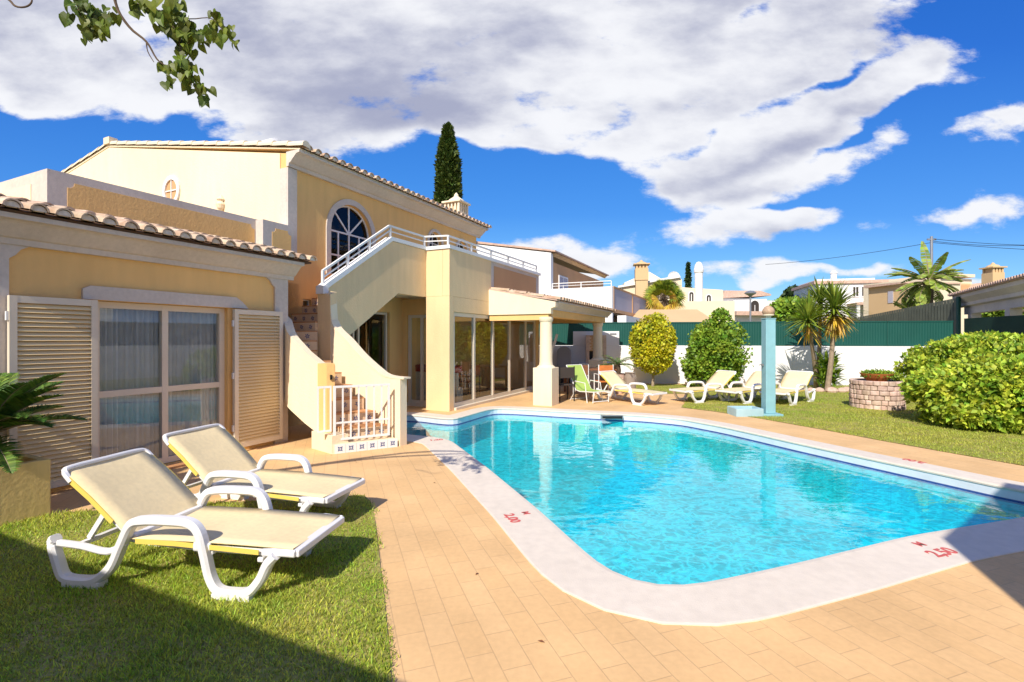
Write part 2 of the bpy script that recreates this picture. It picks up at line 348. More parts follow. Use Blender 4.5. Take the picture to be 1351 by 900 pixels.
# water surface
def water():
    m = bpy.data.materials.new('pool water'); m.use_nodes = True; nt = m.node_tree; n = nt.nodes; l = nt.links
    n.remove(n['Principled BSDF']); o = n['Material Output']; tc = n.new('ShaderNodeTexCoord')
    def noise(sc, det, rot=0, sx=1, dist=0):
        mp = n.new('ShaderNodeMapping'); mp.inputs['Scale'].default_value = (sc * sx, sc, sc); mp.inputs['Rotation'].default_value = (0, 0, rot)
        nz = n.new('ShaderNodeTexNoise'); nz.inputs['Scale'].default_value = 1; nz.inputs['Detail'].default_value = det; nz.inputs['Distortion'].default_value = dist
        l.new(tc.outputs['Object'], mp.inputs[0]); l.new(mp.outputs[0], nz.inputs['Vector']); return nz.outputs['Fac']
    def mth(op, a, b_, c=None):
        q = n.new('ShaderNodeMath'); q.operation = op
        for i, x in enumerate((a, b_, c)):
            if x is None: continue
            if isinstance(x, (int, float)): q.inputs[i].default_value = x
            else: l.new(x, q.inputs[i])
        return q.outputs[0]
    h1 = noise(3.2, 2, .4, .6, .6); h2 = noise(9, 3, 1.1, .8, .4)
    hh = mth('MULTIPLY_ADD', h2, .22, h1)
    bp = n.new('ShaderNodeBump'); bp.inputs['Strength'].default_value = .5; bp.inputs['Distance'].default_value = .011; l.new(hh, bp.inputs['Height'])
    lw = n.new('ShaderNodeLayerWeight'); lw.inputs[0].default_value = .5; l.new(bp.outputs[0], lw.inputs['Normal']); fr = n.new('ShaderNodeMath'); fr.operation = 'MULTIPLY_ADD'; fr.inputs[1].default_value = .9; fr.inputs[2].default_value = .03; l.new(mth('POWER', lw.outputs['Facing'], 4.5), fr.inputs[0])
    gl = n.new('ShaderNodeBsdfGlossy'); gl.inputs['Roughness'].default_value = .02; gl.inputs['Color'].default_value = (1, 1, 1, 1); l.new(bp.outputs[0], gl.inputs['Normal'])
    # painted caustics: ridged noise brightens the tint where light would focus
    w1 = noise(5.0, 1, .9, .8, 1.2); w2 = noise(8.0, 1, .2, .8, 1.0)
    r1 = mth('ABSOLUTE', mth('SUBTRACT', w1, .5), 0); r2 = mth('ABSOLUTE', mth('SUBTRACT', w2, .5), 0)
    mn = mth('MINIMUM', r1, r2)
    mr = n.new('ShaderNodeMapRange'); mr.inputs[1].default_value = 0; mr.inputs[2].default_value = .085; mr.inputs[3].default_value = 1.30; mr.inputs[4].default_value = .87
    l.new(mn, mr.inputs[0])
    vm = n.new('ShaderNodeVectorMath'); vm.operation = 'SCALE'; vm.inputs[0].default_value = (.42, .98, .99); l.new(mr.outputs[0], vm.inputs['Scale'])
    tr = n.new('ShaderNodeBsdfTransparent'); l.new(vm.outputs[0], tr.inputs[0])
    ms = n.new('ShaderNodeMixShader'); l.new(fr.outputs[0], ms.inputs[0]); l.new(tr.outputs[0], ms.inputs[1]); l.new(gl.outputs[0], ms.inputs[2]); l.new(ms.outputs[0], o.inputs['Surface'])
    return m
M['water'] = water()
poly_sheet('pool_water', [(p.x, p.y) for p in P_s], [], WZ, 'water')
# skimmer and depth marks
mb = MB(); c = g(807, 548.5, -.02); e = Vector((.985, .02, 0)); mb.T = lambda x, y, z: c + e * x + Vector((-e.y, e.x, 0)) * y + Vector((0, 0, z))
mb.box(-.24, -.07, -.0, .24, .04, .012); mb.box(-.24, -.07, -.075, -.22, .04, 0).box(.22, -.07, -.09, .24, .04, 0)
root = thing('pool_skimmer', 'dark slot of the pool skimmer under the far coping edge', 'skimmer', (c.x, c.y, -.12))
build('skimmer_frame', mb, 'metalgrey', root); mb2 = MB(mb.T); mb2.box(-.22, -.05, -.06, .22, .03, 0); build('flap', mb2, 'black', root)
def text_on(name, txt, pos, ex, size, label):
    cu = bpy.data.curves.new(name, 'FONT'); cu.body = txt; cu.size = size; cu.extrude = .0012; cu.align_x = 'CENTER'; cu.offset = .004
    ob = bpy.data.objects.new(name + '_src', cu); COL.objects.link(ob); dg = bpy.context.evaluated_depsgraph_get()
    me = bpy.data.meshes.new_from_object(ob.evaluated_get(dg)); bpy.data.objects.remove(ob)
    me.materials.clear(); me.materials.append(M['redpaint']); o = bpy.data.objects.new(name, me); COL.objects.link(o)
    o.location = (pos.x, pos.y, .0125); o.rotation_euler = (0, 0, math.atan2(ex.y, ex.x)); tag(o, label, 'painted marking'); return o
text_on('depth_marking', '2,00', g(670, 686), PD, .13, 'red stencilled depth figures on the long left coping')
text_on('unit_marking', 'M', g(690, 679), PD, .09, 'small red stencilled M on the long left coping')
text_on('depth_marking', '2,50', g(1252, 734), PN, .145, 'red stencilled depth figures on the near coping at right')
text_on('unit_marking', 'M', g(1219, 722), PN, .10, 'small red stencilled M on the near coping at right')
text_on('depth_marking', '2,00', g(1209, 609), -PD, .15, 'faint red stencilled figures on the far right coping beside the lawn')
text_on('depth_marking', '1,20', g(576, 582), PN, .13, 'small reddish stencilled figures at the bend by the staircase')
# lawns
def inside(poly, X, Y):
    c_ = np.zeros(len(X), bool); n = len(poly)
    for i in range(n):
        x0, y0 = poly[i][0], poly[i][1]; x1, y1 = poly[(i + 1) % n][0], poly[(i + 1) % n][1]
        cond = ((y0 > Y) != (y1 > Y)) & (X < (x1 - x0) * (Y - y0) / (y1 - y0 + 1e-12) + x0); c_ ^= cond
    return c_
edge = [g(480, 654), g(489, 662), g(495, 690), g(501, 740), g(508, 800), g(516, 895)]
d_ = (edge[-1] - edge[-3]).normalized()
lawn1 = [tuple(p[:2]) for p in edge] + [tuple((edge[-1] + d_ * 4)[:2]), (-9, -1.5), (-9, 3.1), tuple(g(66, 678.5)[:2]), tuple(g(240, 667)[:2])]
lawn2 = [tuple(g(*p)[:2]) for p in [(835, 507.5), (835, 520), (903, 519.5), (908, 526), (899, 538), (940, 543), (1003, 552.5), (1090, 568), (1170, 583), (1260, 599), (1351, 615)]] + [(9.6, 2.2), (22, 2), (22, 17)]
poly_sheet('front_lawn', lawn1, [], .008, 'lawnbase'); poly_sheet('back_lawn', lawn2, [], .008, 'lawnbase')
def blades(name, poly, box, n, hmin, hmax, w, m, label_kind, dens=None):
    X = rng.uniform(box[0], box[2], n); Y = rng.uniform(box[1], box[3], n)
    if dens is not None:
        k = rng.random(n) < dens(X, Y); X = X[k]; Y = Y[k]
    k = inside(poly, X + rng.normal(0, .018, len(X)) + .02 * np.sin(Y * 9), Y + rng.normal(0, .018, len(X)) + .02 * np.sin(X * 11)); X = X[k]; Y = Y[k]; N = len(X)
    cl = .75 + .5 * np.sin(X * 3.1 + np.sin(Y * 2.3)) * np.sin(Y * 2.7 + 1.3 * np.sin(X * 1.7)) * .5 + rng.normal(0, .16, N)
    h = (hmin + (hmax - hmin) * rng.random(N)) * np.clip(cl, .45, 1.4); a = rng.uniform(0, 2 * np.pi, N); le = rng.uniform(.1, .9, N) * h; la = a + rng.normal(0, 1, N) + 1.57
    ww = w * rng.uniform(.6, 1.3, N); b0 = np.stack([X - np.cos(a) * ww, Y - np.sin(a) * ww, np.full(N, .006)], 1); b1 = np.stack([X + np.cos(a) * ww, Y + np.sin(a) * ww, np.full(N, .006)], 1)
    mx = X + np.cos(la) * le * .35; my = Y + np.sin(la) * le * .35; m0 = np.stack([mx - np.cos(a) * ww * .8, my - np.sin(a) * ww * .8, h * .6], 1); m1 = np.stack([mx + np.cos(a) * ww * .8, my + np.sin(a) * ww * .8, h * .6], 1)
    tp = np.stack([X + np.cos(la) * le, Y + np.sin(la) * le, h], 1); tp2 = tp + np.stack([np.cos(a) * ww * .2, np.sin(a) * ww * .2, np.zeros(N)], 1)
    V = np.stack([b0, b1, m1, m0, tp2, tp], 1).reshape(-1, 3); i = np.arange(N)[:, None] * 6
    Fq = np.concatenate([i + np.array([0, 1, 2, 3]), i + np.array([3, 2, 4, 5])], 0)
    o = npmesh(name, V, Fq, m, origin=[0, 0, 0]); o['kind'] = 'stuff'; return o
def d1(X, Y): return np.clip((1.0 / np.maximum(Y, 1.9)) * 2.6, .3, 1) * ((np.abs(X) < 1.12 * Y + .2))
o = blades('grass', lawn1, (-6.4, 1.9, -.5, 5.5), 260000, .02, .046, .0033, 'grass', 0, d1); tag(o, 'short dense green grass of the front lawn under the two near loungers', 'grass')
def d2(X, Y): return np.clip(9.0 / np.maximum(Y, 5) , .3, 1) ** 1.6 * (np.abs(X) < 1.1 * Y + .3)
o = blades('grass', lawn2, (3.5, 5.5, 20, 19), 420000, .022, .05, .0055, 'grassfar', 0, d2); tag(o, 'yellowish green grass of the back lawn beyond the pool', 'grass')
# ================================================================ villa
base = H(5.6, 6.72, 0)
villa = thing('villa', 'large ochre villa with tiled eaves, roof terrace and glass doors facing the pool', 'house', base)
def hb(*boxes):
    mb = MB(H)
    for b in boxes: mb.box(*b)
    return mb
def wall_holes(mb, axis, p0, p1, u0, u1, z0, z1, holes):     # rectangular openings; axis 'b': wall in a plane of constant b
    us = sorted({u0, u1, *[h[0] for h in holes], *[h[1] for h in holes]}); zs = sorted({z0, z1, *[h[2] for h in holes], *[h[3] for h in holes]})
    for i in range(len(us) - 1):
        k = 0
        while k < len(zs) - 1:
            def solid(q): 
                uc = (us[i] + us[i + 1]) / 2; zc = (zs[q] + zs[q + 1]) / 2
                return not any(h[0] < uc < h[1] and h[2] < zc < h[3] for h in holes)
            if not solid(k): k += 1; continue
            j = k
            while j + 1 < len(zs) - 1 and solid(j + 1): j += 1
            if axis == 'b': mb.box(us[i], p0, zs[k], us[i + 1], p1, zs[j + 1])
            else: mb.box(p0, us[i], zs[k], p1, us[i + 1], zs[j + 1])
            k = j + 1
    return mb
def spandrel(mb, ac, r, zs, a0, a1, zt, b0, b1, n=14):
    for sgn, ae in ((-1, a0), (1, a1)):
        arc = [(ac + sgn * r * math.cos(t), zs + r * math.sin(t)) for t in np.linspace(0, math.pi / 2, n)]
        pl = [(ae, zs), (ae, zt), (ac, zt)] + arc[::-1]
        mb.ext([(a, b0, z) for a, z in pl], (0, b1 - b0, 0))
def arch_trim(mb, ac, r, w, zb, zs, b0, b1, n=18):
    out = [(ac - r - w, zb)] + [(ac + (r + w) * math.cos(t), zs + (r + w) * math.sin(t)) for t in np.linspace(math.pi, 0, n)] + [(ac + r + w, zb)]
    inn = [(ac - r, zb)] + [(ac + r * math.cos(t), zs + r * math.sin(t)) for t in np.linspace(math.pi, 0, n)] + [(ac + r, zb)]
    N = len(out)
    for i in range(N - 1):
        q = [out[i], out[i + 1], inn[i + 1], inn[i]]
        mb.ext([(a, b0, z) for a, z in q], (0, b1 - b0, 0))
# --- wing
WB = 6.72; A0 = 1.95; A1 = 5.59; DW = (3.03, 4.62)
w = MB(H); wall_holes(w, 'b', WB, WB + .22, A0, A1, -.05, 2.75, [(DW[0], DW[1], .03, 2.09)])
w.box(A0, WB + .22, -.05, A0 + .2, 13, 2.75).box(A1 - .2, WB + .22, -.05, A1, 13, 2.75).box(A0, 12.8, 2.75, A1, 13, 3.2).box(A0, WB + .02, 2.752, A1, 13, 3.0)
build('wing_wall', w, 'wall', villa)
for aa, s_, bx in ((A0 + .34, 1, [(A0 - .04, WB - .035, -.03, A0 + .34, WB - .002, 2.6)]), (A1 - .21, -1, [(A1 - .21, WB - .035, -.03, A1 + .03, WB - .002, 2.6), (A1 + .002, WB - .002, -.03, A1 + .035, WB + .25, 2.6)])):
    t = hb(*bx)
    t.ext([(aa, WB - .035, 2.6), (aa, WB - .035, 2.46), (aa + s_ * .05, WB - .035, 2.5), (aa + s_ * .09, WB - .035, 2.56), (aa + s_ * .16, WB - .035, 2.6)], (0, .033, 0))
    build('pilaster', t, 'trim', villa)
lt = MB(H); lt.ext([(2.90, WB - .04, 2.095), (2.90, WB - .04, 2.21), (2.97, WB - .04, 2.25), (4.73, WB - .04, 2.25), (4.82, WB - .04, 2.19), (4.92, WB - .04, 2.095)], (0, .038, 0)); build('lintel', lt, 'trim', villa)
def cornice(mb, a0, a1, b, ztop, h, out, ret0=True, ret1=True):
    pr = [(0, ztop - h), (out * .18, ztop - h), (out * .22, ztop - h * .78), (out * .32, ztop - h * .74), (out * .72, ztop - h * .28), (out * .80, ztop - h * .22), (out, ztop - h * .18), (out, ztop), (0, ztop)]
    mb.ext([(a0, b - d, z) for d, z in pr], (a1 - a0, 0, 0))
c = MB(H); cornice(c, A0 - .3, A1 + .12, WB - .003, 2.87, .27, .30); build('cornice', c, 'trim', villa)
def eave_tiles(parent, a0, a1, sp, b0, b1, z0, z1, r=.078, name='roof_tile'):
    mb = MB(H); n = int(round((a1 - a0) / sp)); sl = (z1 - z0) / (b1 - b0)
    segs = max(1, int((b1 - b0) / .42)); 
    for i in range(n + 1):
        ac = a0 + i * sp + random.uniform(-.006, .006)
        for k in range(segs):                       # overlapping barrel tiles, each a tapered half shell with an open end
            ba = b0 + (b1 - b0) * k / segs - (.05 if k else random.uniform(0, .02)); bb = b0 + (b1 - b0) * (k + 1) / segs
            za = z0 + (ba - b0) * sl + .02; zb = z0 + (bb - b0) * sl - .004; vs = []
            for (bq, zq, rr) in ((ba, za, r), (bb, zb, r * .82)):
                for t_ in np.linspace(0, math.pi, 8): vs.append((ac + rr * math.cos(t_), bq, zq + rr * math.sin(t_) * .95))
                for t_ in np.linspace(math.pi, 0, 8): vs.append((ac + (rr - .016) * math.cos(t_), bq, zq + (rr - .016) * math.sin(t_) * .95))
            mb.add(vs, [(q, (q + 1) % 16, 16 + (q + 1) % 16, 16 + q) for q in range(16)] + [(q, 15 - q, 14 - q, q + 1) for q in range(7)] + [(16 + q + 1, 16 + 14 - q, 16 + 15 - q, 16 + q) for q in range(7)])
        # mortar plug inside the first tile
        rr = r - .018; mb.k = 1
        pl = [(ac + rr * math.cos(t_), b0 + .012, z0 + .015 + rr * math.sin(t_) * .95) for t_ in np.linspace(0, math.pi, 8)]
        mb.ext(pl, (0, .05, 0)); mb.k = 0
        # channel tile between
        if i < n:
            am = ac + sp / 2; vs = []
            for (bq, zq) in ((b0 + .02, z0), (b1, z1 - .02)):
                for t_ in np.linspace(math.pi, 2 * math.pi, 7): vs.append((am + r * .9 * math.cos(t_), bq, zq + .045 + r * .75 * math.sin(t_)))
            mb.k = 2; mb.add(vs, [(q, q + 1, 8 + q, 7 + q) for q in range(6)]); mb.k = 0
    build(name, mb, ['tile', 'tileend', 'channel'], parent)
eave_tiles(villa, A0 - .35, A1 + .20, .20, 6.33, 7.72, 2.90, 3.24)
rb = MB(H); rb.ext([(A0 - .4, 6.42, 2.872), (A0 - .4, 6.42, 2.90), (A0 - .4, 7.74, 3.20), (A0 - .4, 7.74, 3.05), (A0 - .4, WB, 2.872)], (A1 + .26 - A0 + .4, 0, 0)); build('roof_bed', rb, 'channel', villa)
# roof terrace parapet
p = hb((3.0, 7.75, 3.0, 6.49, 7.95, 3.74), (3.0, 7.952, 3.0, 3.2, 13.0, 3.74)); build('parapet', p, 'trim', villa)
ip = MB(H)
def inset(mb, a0, a1, b, z0, z1, c=.07):
    pl = [(a0, z0), (a0, z1 - c), (a0 + c * .5, z1 - c), (a0 + c, z1 - c * .5), (a0 + c, z1), (a1 - c, z1), (a1 - c, z1 - c * .5), (a1 - c * .5, z1 - c), (a1, z1 - c), (a1, z0)]
    mb.ext([(a, b, z) for a, z in pl], (0, .01, 0))
inset(ip, 3.20, 5.82, 7.744, 3.05, 3.63); build('parapet_panel', ip, 'wall', villa)
p = hb((5.84, 7.56, 3.0, 6.49, 7.748, 3.72), ); build('parapet', p, 'trim', villa)
ip = MB(H); inset(ip, 6.02, 6.42, 7.554, 3.05, 3.61); build('parapet_panel', ip, 'wall', villa)
ip = hb((2.992, 8.15, 3.02, 3.002, 12.8, 3.60)); build('parapet_panel', ip, 'cream', villa)
# --- main block
GA = 6.52; MBb = 7.75; GE = 14.86; GM = 13.62; RB = 13.8
w = MB(H); gp = [(MBb, -.05), (MBb, 5.12), (RB, 6.24), (19.8, 5.14), (19.8, -.05)]
w.ext([(GA, b, z) for b, z in gp], (.25, 0, 0)); w.ext([(GM - .25, b, z) for b, z in gp], (.25, 0, 0))
arches = [(8.17, .62, 3.92, 2.98), (11.33, .30, 4.28, 3.12), (12.75, .30, 4.28, 3.12)]
hs = [(c_ - r_, c_ + r_, zb_, zs_ + r_) for c_, r_, zs_, zb_ in arches]
gd = (apx(470, 7.75), 9.42)
hs.append((7.9, gd[1], .06, 2.28)); sw = (6.86, 7.06)
hs.append((sw[0], sw[1], 2.02, 2.42))
wall_holes(w, 'b', MBb, MBb + .22, 5.3, GE - .25, -.05, 2.7, [h for h in hs if h[2] < 2.5]); 
wall_holes(w, 'b', MBb, MBb + .22, GA + .25, GM - .25, 2.7, 5.10, [h for h in hs if h[2] > 2.5])
for c_, r_, zs_, zb_ in arches: spandrel(w, c_, r_, zs_, c_ - r_, c_ + r_, zs_ + r_, MBb, MBb + .22)
build('main_wall', w, 'wall', villa)
w = hb((GA - .012, MBb, 2.9, GA - .001, MBb + .01, 5.1)); w = MB(H)
w.ext([(GA - .02, b, z) for b, z in [(MBb + .20, 2.9), (MBb + .20, 5.145), (RB, 6.235), (19.8, 5.13), (19.8, 2.9)]], (.018, 0, 0)); build('gable_render', w, 'cream', villa)
t = hb((GA - .035, MBb - .035, 3.0, GA + .17, MBb - .002, 4.85), (GA - .035, MBb, 3.0, GA - .002, MBb + .19, 4.85)); build('pilaster', t, 'trim', villa)
c = MB(H); cornice(c, GA - .05, GM + .15, MBb - .003, 5.13, .27, .34); build('cornice', c, 'trim', villa)
eave_tiles(villa, GA + .12, GM + .2, .21, MBb - .42, RB, 5.15, 6.32, .080)
rb = MB(H); rb.ext([(GA - .03, b, z) for b, z in [(MBb - .34, 5.135), (MBb - .34, 5.15), (RB, 6.30), (20.1, 5.14), (20.1, 5.08), (RB, 6.25)]], (GM - GA + .30, 0, 0)); build('roof_slab', rb, 'cream', villa)
# verge tiles along the gable
vb = MB(H)
def verge(b0, z0, b1, z1):
    n = int((b1 - b0) / .4)
    for i in range(n):
        f0 = i / n; f1 = (i + 1.12) / n; vs = []
        for f, dz, rr in ((f0, .035, .09), (f1, .02, .08)):
            for t_ in np.linspace(-.35, math.pi + .2, 8): vs.append((GA + .02 + rr * math.cos(t_), b0 + (b1 - b0) * f, z0 + (z1 - z0) * f + dz + rr * math.sin(t_)))
        vb.add(vs, [(q, q + 1, 9 + q, 8 + q) for q in range(7)] + [tuple(range(8))[::-1]])
verge(MBb - .45, 5.16, RB, 6.29); verge(RB, 6.29, 20.0, 5.16); build('verge_tiles', vb, 'bgcream', villa)
f = MB(H); f.box(GA - .08, RB - .12, 6.3, GA + .1, RB + .12, 6.46); build('ridge_cap', f, 'bgcream', villa)
# arched windows
def arch_window(c_, r_, zs_, zb_, cols, rowsz, spokes, trimw):
    fr = MB(H); B0 = MBb + .08; B1 = MBb + .13; fw = .035 if r_ > .5 else .02
    arch_trim(fr, c_, r_ - fw, fw - .002, zb_, zs_, B0, B1); fr.box(c_ - r_ + fw, B0, zb_, c_ + r_ - fw, B1, zb_ + fw)
    for i in range(1, cols): a = c_ - r_ + 2 * r_ * i / cols; fr.box(a - fw / 2, B0 + .004, zb_ + fw, a + fw / 2, B1 - .004, zs_)
    for z in rowsz: fr.box(c_ - r_ + fw, B0 + .002, z - fw / 2, c_ + r_ - fw, B1 - .002, z + fw / 2)
    for k in range(1, spokes):
        t = math.pi * k / spokes; d = Vector((math.cos(t), math.sin(t))); nn = Vector((-d.y, d.x)) * fw / 2
        q = [Vector((c_, zs_)) + nn, Vector((c_, zs_)) - nn, Vector((c_, zs_)) + d * (r_ - fw) - nn, Vector((c_, zs_)) + d * (r_ - fw) + nn]
        fr.ext([(v.x, B0 + .006, v.y) for v in q], (0, .035, 0))
    wn = build('window', fr, 'white', villa)
    pm = MB(H); arc = [(c_ + (r_ - .01) * math.cos(t), zs_ + (r_ - .01) * math.sin(t)) for t in np.linspace(0, math.pi, 20)]
    pm.ext([(a, B0 + .02, z) for a, z in arc + [(c_ - r_ + .01, zb_), (c_ + r_ - .01, zb_)]], (0, .006, 0)); build('pane', pm, 'glassdull', wn)
    tm = MB(H); arch_trim(tm, c_, r_ + .002, trimw, zb_, zs_, MBb - .03, MBb - .002); build('trim', tm, 'trim', wn)
arch_window(*arches[0], 4, [3.42, 3.92], 4, .12); arch_window(*arches[1], 2, [3.7, 4.28], 2, .08); arch_window(*arches[2], 2, [3.7, 4.28], 2, .08)
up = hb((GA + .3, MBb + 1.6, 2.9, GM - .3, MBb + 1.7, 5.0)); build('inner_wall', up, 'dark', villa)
fr = hb((sw[0], MBb + .06, 2.02, sw[1], MBb + .1, 2.05), (sw[0], MBb + .06, 2.39, sw[1], MBb + .1, 2.42), (sw[0], MBb + .06, 2.05, sw[0] + .02, MBb + .1, 2.39), (sw[1] - .02, MBb + .06, 2.05, sw[1], MBb + .1, 2.39), (sw[0] + .02, MBb + .06, 2.2, sw[1] - .02, MBb + .1, 2.22))
wn = build('window', fr, 'white', villa); build('pane', hb((sw[0] + .01, MBb + .08, 2.04, sw[1] - .01, MBb + .085, 2.4)), 'glass', wn)
# round gable window
rw = MB(H); cz, cb = 4.87, 11.3
def ring(mb, a0, a1, r0, r1, n=24):
    for i in range(n):
        t0, t1 = 2 * math.pi * i / n, 2 * math.pi * (i + 1) / n
        mb.ext([(a0, cb + r * math.cos(t) * .9, cz + r * math.sin(t)) for r, t in ((r0, t0), (r0, t1), (r1, t1), (r1, t0))], (a1 - a0, 0, 0))
ring(rw, GA - .06, GA - .022, .24, .33); 
rw.box(GA - .05, cb - .2, cz - .012, GA - .03, cb + .2, cz + .012).box(GA - .048, cb - .012, cz - .22, GA - .028, cb + .012, cz + .22)
wn = build('window', rw, 'white', villa); pm = MB(H); pm.ext([(GA - .028, cb + .245 * math.cos(t) * .9, cz + .245 * math.sin(t)) for t in np.linspace(0, 2 * math.pi, 24, endpoint=False)], (.005, 0, 0)); build('pane', pm, 'orange', wn)
# small trim of a half hidden second window
sm = hb((GA - .05, 12.6, 4.6, GA - .022, 13.15, 5.0)); wn = build('window', sm, 'trim', villa); build('pane', hb((GA - .06, 12.7, 4.6, GA - .052, 13.05, 4.93)), 'inner', wn)
# --- terrace block and glazed room
slab = hb((8.55, 6.865, 2.66, 9.6, MBb - .002, 2.95), (9.6, 6.28, 2.66, GE - .01, MBb - .002, 2.95)); build('terrace_floor', slab, 'cream', villa)
w = MB(H); w.box(9.47, 6.09, -.04, 9.66, 6.73, 2.62).box(9.66, 6.32, -.04, 9.84, 6.73, 2.62)
w.box(9.47, 6.09, 2.62, 11.5, 6.27, 3.70).box(9.47, 6.272, 2.62, 9.6, 6.73, 3.70)
w.box(9.66, 6.091, 2.27, 11.5, 6.27, 2.62)
build('terrace_wall', w, 'sand', villa, bevel=.008)
w = hb((11.502, 6.12, 2.27, GE, 6.27, 3.70)); build('terrace_wall', w, 'trim', villa)
w = hb((11.7, 6.112, 3.02, GE - .25, 6.118, 3.60)); build('parapet_panel', w, 'orange', villa)
w = hb((9.9, 6.732, -.04, 10.02, 6.80, 2.62), (9.9, 7.60, -.04, 10.02, 7.75, 2.62), (9.9, 6.80, 2.24, 10.02, 7.60, 2.62), (9.842, 6.4, -.04, 9.9, 6.73, 2.62)); build('room_wall', w, 'wall', villa); build('room_wall', hb((14.66, 6.12, -.04, GE, 7.75, 2.62)), 'wall', villa)
cp = hb((9.44, 6.06, 3.70, 11.52, 6.30, 3.78), (9.44, 6.302, 3.70, 9.63, 6.76, 3.78), (11.522, 6.06, 3.70, GE + .03, 6.30, 3.78), (GE - .2, 6.302, 3.70, GE + .03, 7.74, 3.78)); build('coping', cp, 'white', villa)
sill = hb((9.67, 6.03, -.02, 14.65, 6.25, .06), (9.86, 6.81, -.02, 10.0, 7.59, .07)); build('door_sill', sill, 'frame', villa)
# interior shell
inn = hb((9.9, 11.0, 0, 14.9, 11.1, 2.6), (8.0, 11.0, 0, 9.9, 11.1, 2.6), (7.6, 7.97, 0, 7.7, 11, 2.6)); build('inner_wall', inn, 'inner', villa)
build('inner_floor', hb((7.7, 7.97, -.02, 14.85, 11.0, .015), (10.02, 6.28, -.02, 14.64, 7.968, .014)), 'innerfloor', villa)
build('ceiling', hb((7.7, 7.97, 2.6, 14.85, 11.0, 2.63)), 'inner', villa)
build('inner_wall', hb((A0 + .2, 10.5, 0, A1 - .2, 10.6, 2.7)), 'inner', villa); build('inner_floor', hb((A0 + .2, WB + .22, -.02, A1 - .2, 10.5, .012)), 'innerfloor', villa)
build('column', hb((13.0, 7.8, 0, 13.25, 8.05, 2.6)), 'wall', villa)
# generic glazed door between two points of the villa frame
def glazed(p0, p1, z0, z1, cols, rows, fw=.06, dep=.05, m='frame', gm='glassclear', name='glass_door', inner=None):
    p0 = Vector(p0 + (0,)); p1 = Vector(p1 + (0,)); U = (p1 - p0); L = U.length; U.normalize(); N = Vector((-U.y, U.x, 0))
    T = lambda u, n, z: H(p0.x + U.x * u + N.x * n, p0.y + U.y * u + N.y * n, z)
    fr = MB(T); xs = [0] + list(cols) + [L] if isinstance(cols, (list, tuple)) else list(np.linspace(0, L, cols + 1))
    for i, x in enumerate(xs):
        q0 = x if i == 0 else (x - fw if i == len(xs) - 1 else x - fw / 2); fr.box(q0, 0, z0, q0 + fw, dep, z1)
    zz = [z0] + list(rows) + [z1 - fw]
    for z in zz: 
        for i in range(len(xs) - 1):
            l_ = xs[i] + (fw if i == 0 else fw / 2); r_ = xs[i + 1] - (fw if i == len(xs) - 2 else fw / 2); fr.box(l_, .003, z, r_, dep - .003, z + fw)
    d = build(name, fr, m, villa)
    for i in range(len(xs) - 1): build('pane', MB(T).box(xs[i] + fw * .4, dep * .5 - .004, z0 + fw * .4, xs[i + 1] - fw * .4, dep * .5 + .004, z1 - fw * .4), gm, d)
    return d
glazed((DW[0], WB + .07), (DW[1], WB + .07), .04, 2.085, [.79], [.96], .075, .07, gm='glass', name='sliding_door')
glazed((9.67, 6.13), (14.6, 6.13), .06, 2.265, [apx(p_, 6.13) - 9.67 for p_ in (626, 651, 673, 694)], [], .09, .06)
glazed((9.93, 7.59), (9.93, 6.81), .07, 2.235, [.40], [], .07, .06)
glazed((7.92, MBb + .06), (9.40, MBb + .06), .07, 2.275, [.36, .52], [], .05, .06)
# shutters
def shutter(a0, a1, z0, z1, label=None):
    fr = MB(H); b0, b1 = WB - .10, WB - .05; s_ = .06
    fr.box(a0, b0, z0, a0 + s_, b1, z1).box(a1 - s_, b0, z0, a1, b1, z1).box(a0 + s_, b0 + .002, z1 - .07, a1 - s_, b1 - .002, z1).box(a0 + s_, b0 + .002, z0, a1 - s_, b1 - .002, z0 + .07)
    sh = build('shutter', fr, 'frame', villa)
    lv = MB(H); n = int((z1 - z0 - .14) / .0475)
    for i in range(n):
        z = z0 + .07 + (z1 - z0 - .14) * i / n; h = (z1 - z0 - .14) / n
        lv.ext([(a0 + s_, b0 + .001, z + .0), (a0 + s_, b0 + .010, z - .004), (a0 + s_, b1 - .004, z + h * .80), (a0 + s_, b1 - .012, z + h * .84)], (a1 - a0 - 2 * s_, 0, 0))
    build('louvres', lv, 'shutter', sh)
    for z in (z0 + .25, (z0 + z1) / 2, z1 - .25): build('hinge', hb((a0 - .02, b0 + .01, z, a0 - .001, b1 - .01, z + .09)), 'white', sh)
shutter(2.27, 3.01, .07, 2.085); shutter(4.66, 5.47, .07, 2.075)
build('door_sill', hb((2.95, WB - .16, -.02, 4.72, WB - .003, .028)), 'rterra', villa)
# curtains
def curtain(a0, a1, label, ph):
    n = 90; mb = MB(H); vs = []; 
    for i in range(n + 1):
        a = a0 + (a1 - a0) * i / n; d = .03 * math.sin(i * .9 + ph) + .014 * math.sin(i * 2.3 + 2 * ph)
        for z, k in ((.04, 1.25), (1.0, 1.0), (2.08, .7)): vs.append((a, WB + .20 + d * k, z))
    mb.add(vs, [(3 * i + q, 3 * i + q + 1, 3 * i + q + 4, 3 * i + q + 3) for i in range(n) for q in range(2)])
    o = build('curtain', mb, 'curtain', smooth=True); tag(o, label, 'curtain')
curtain(3.06, 3.80, 'pale grey curtain behind the left pane of the shuttered sliding door', 0); curtain(3.86, 4.60, 'pale grey curtain behind the right pane of the shuttered sliding door', 1.4)
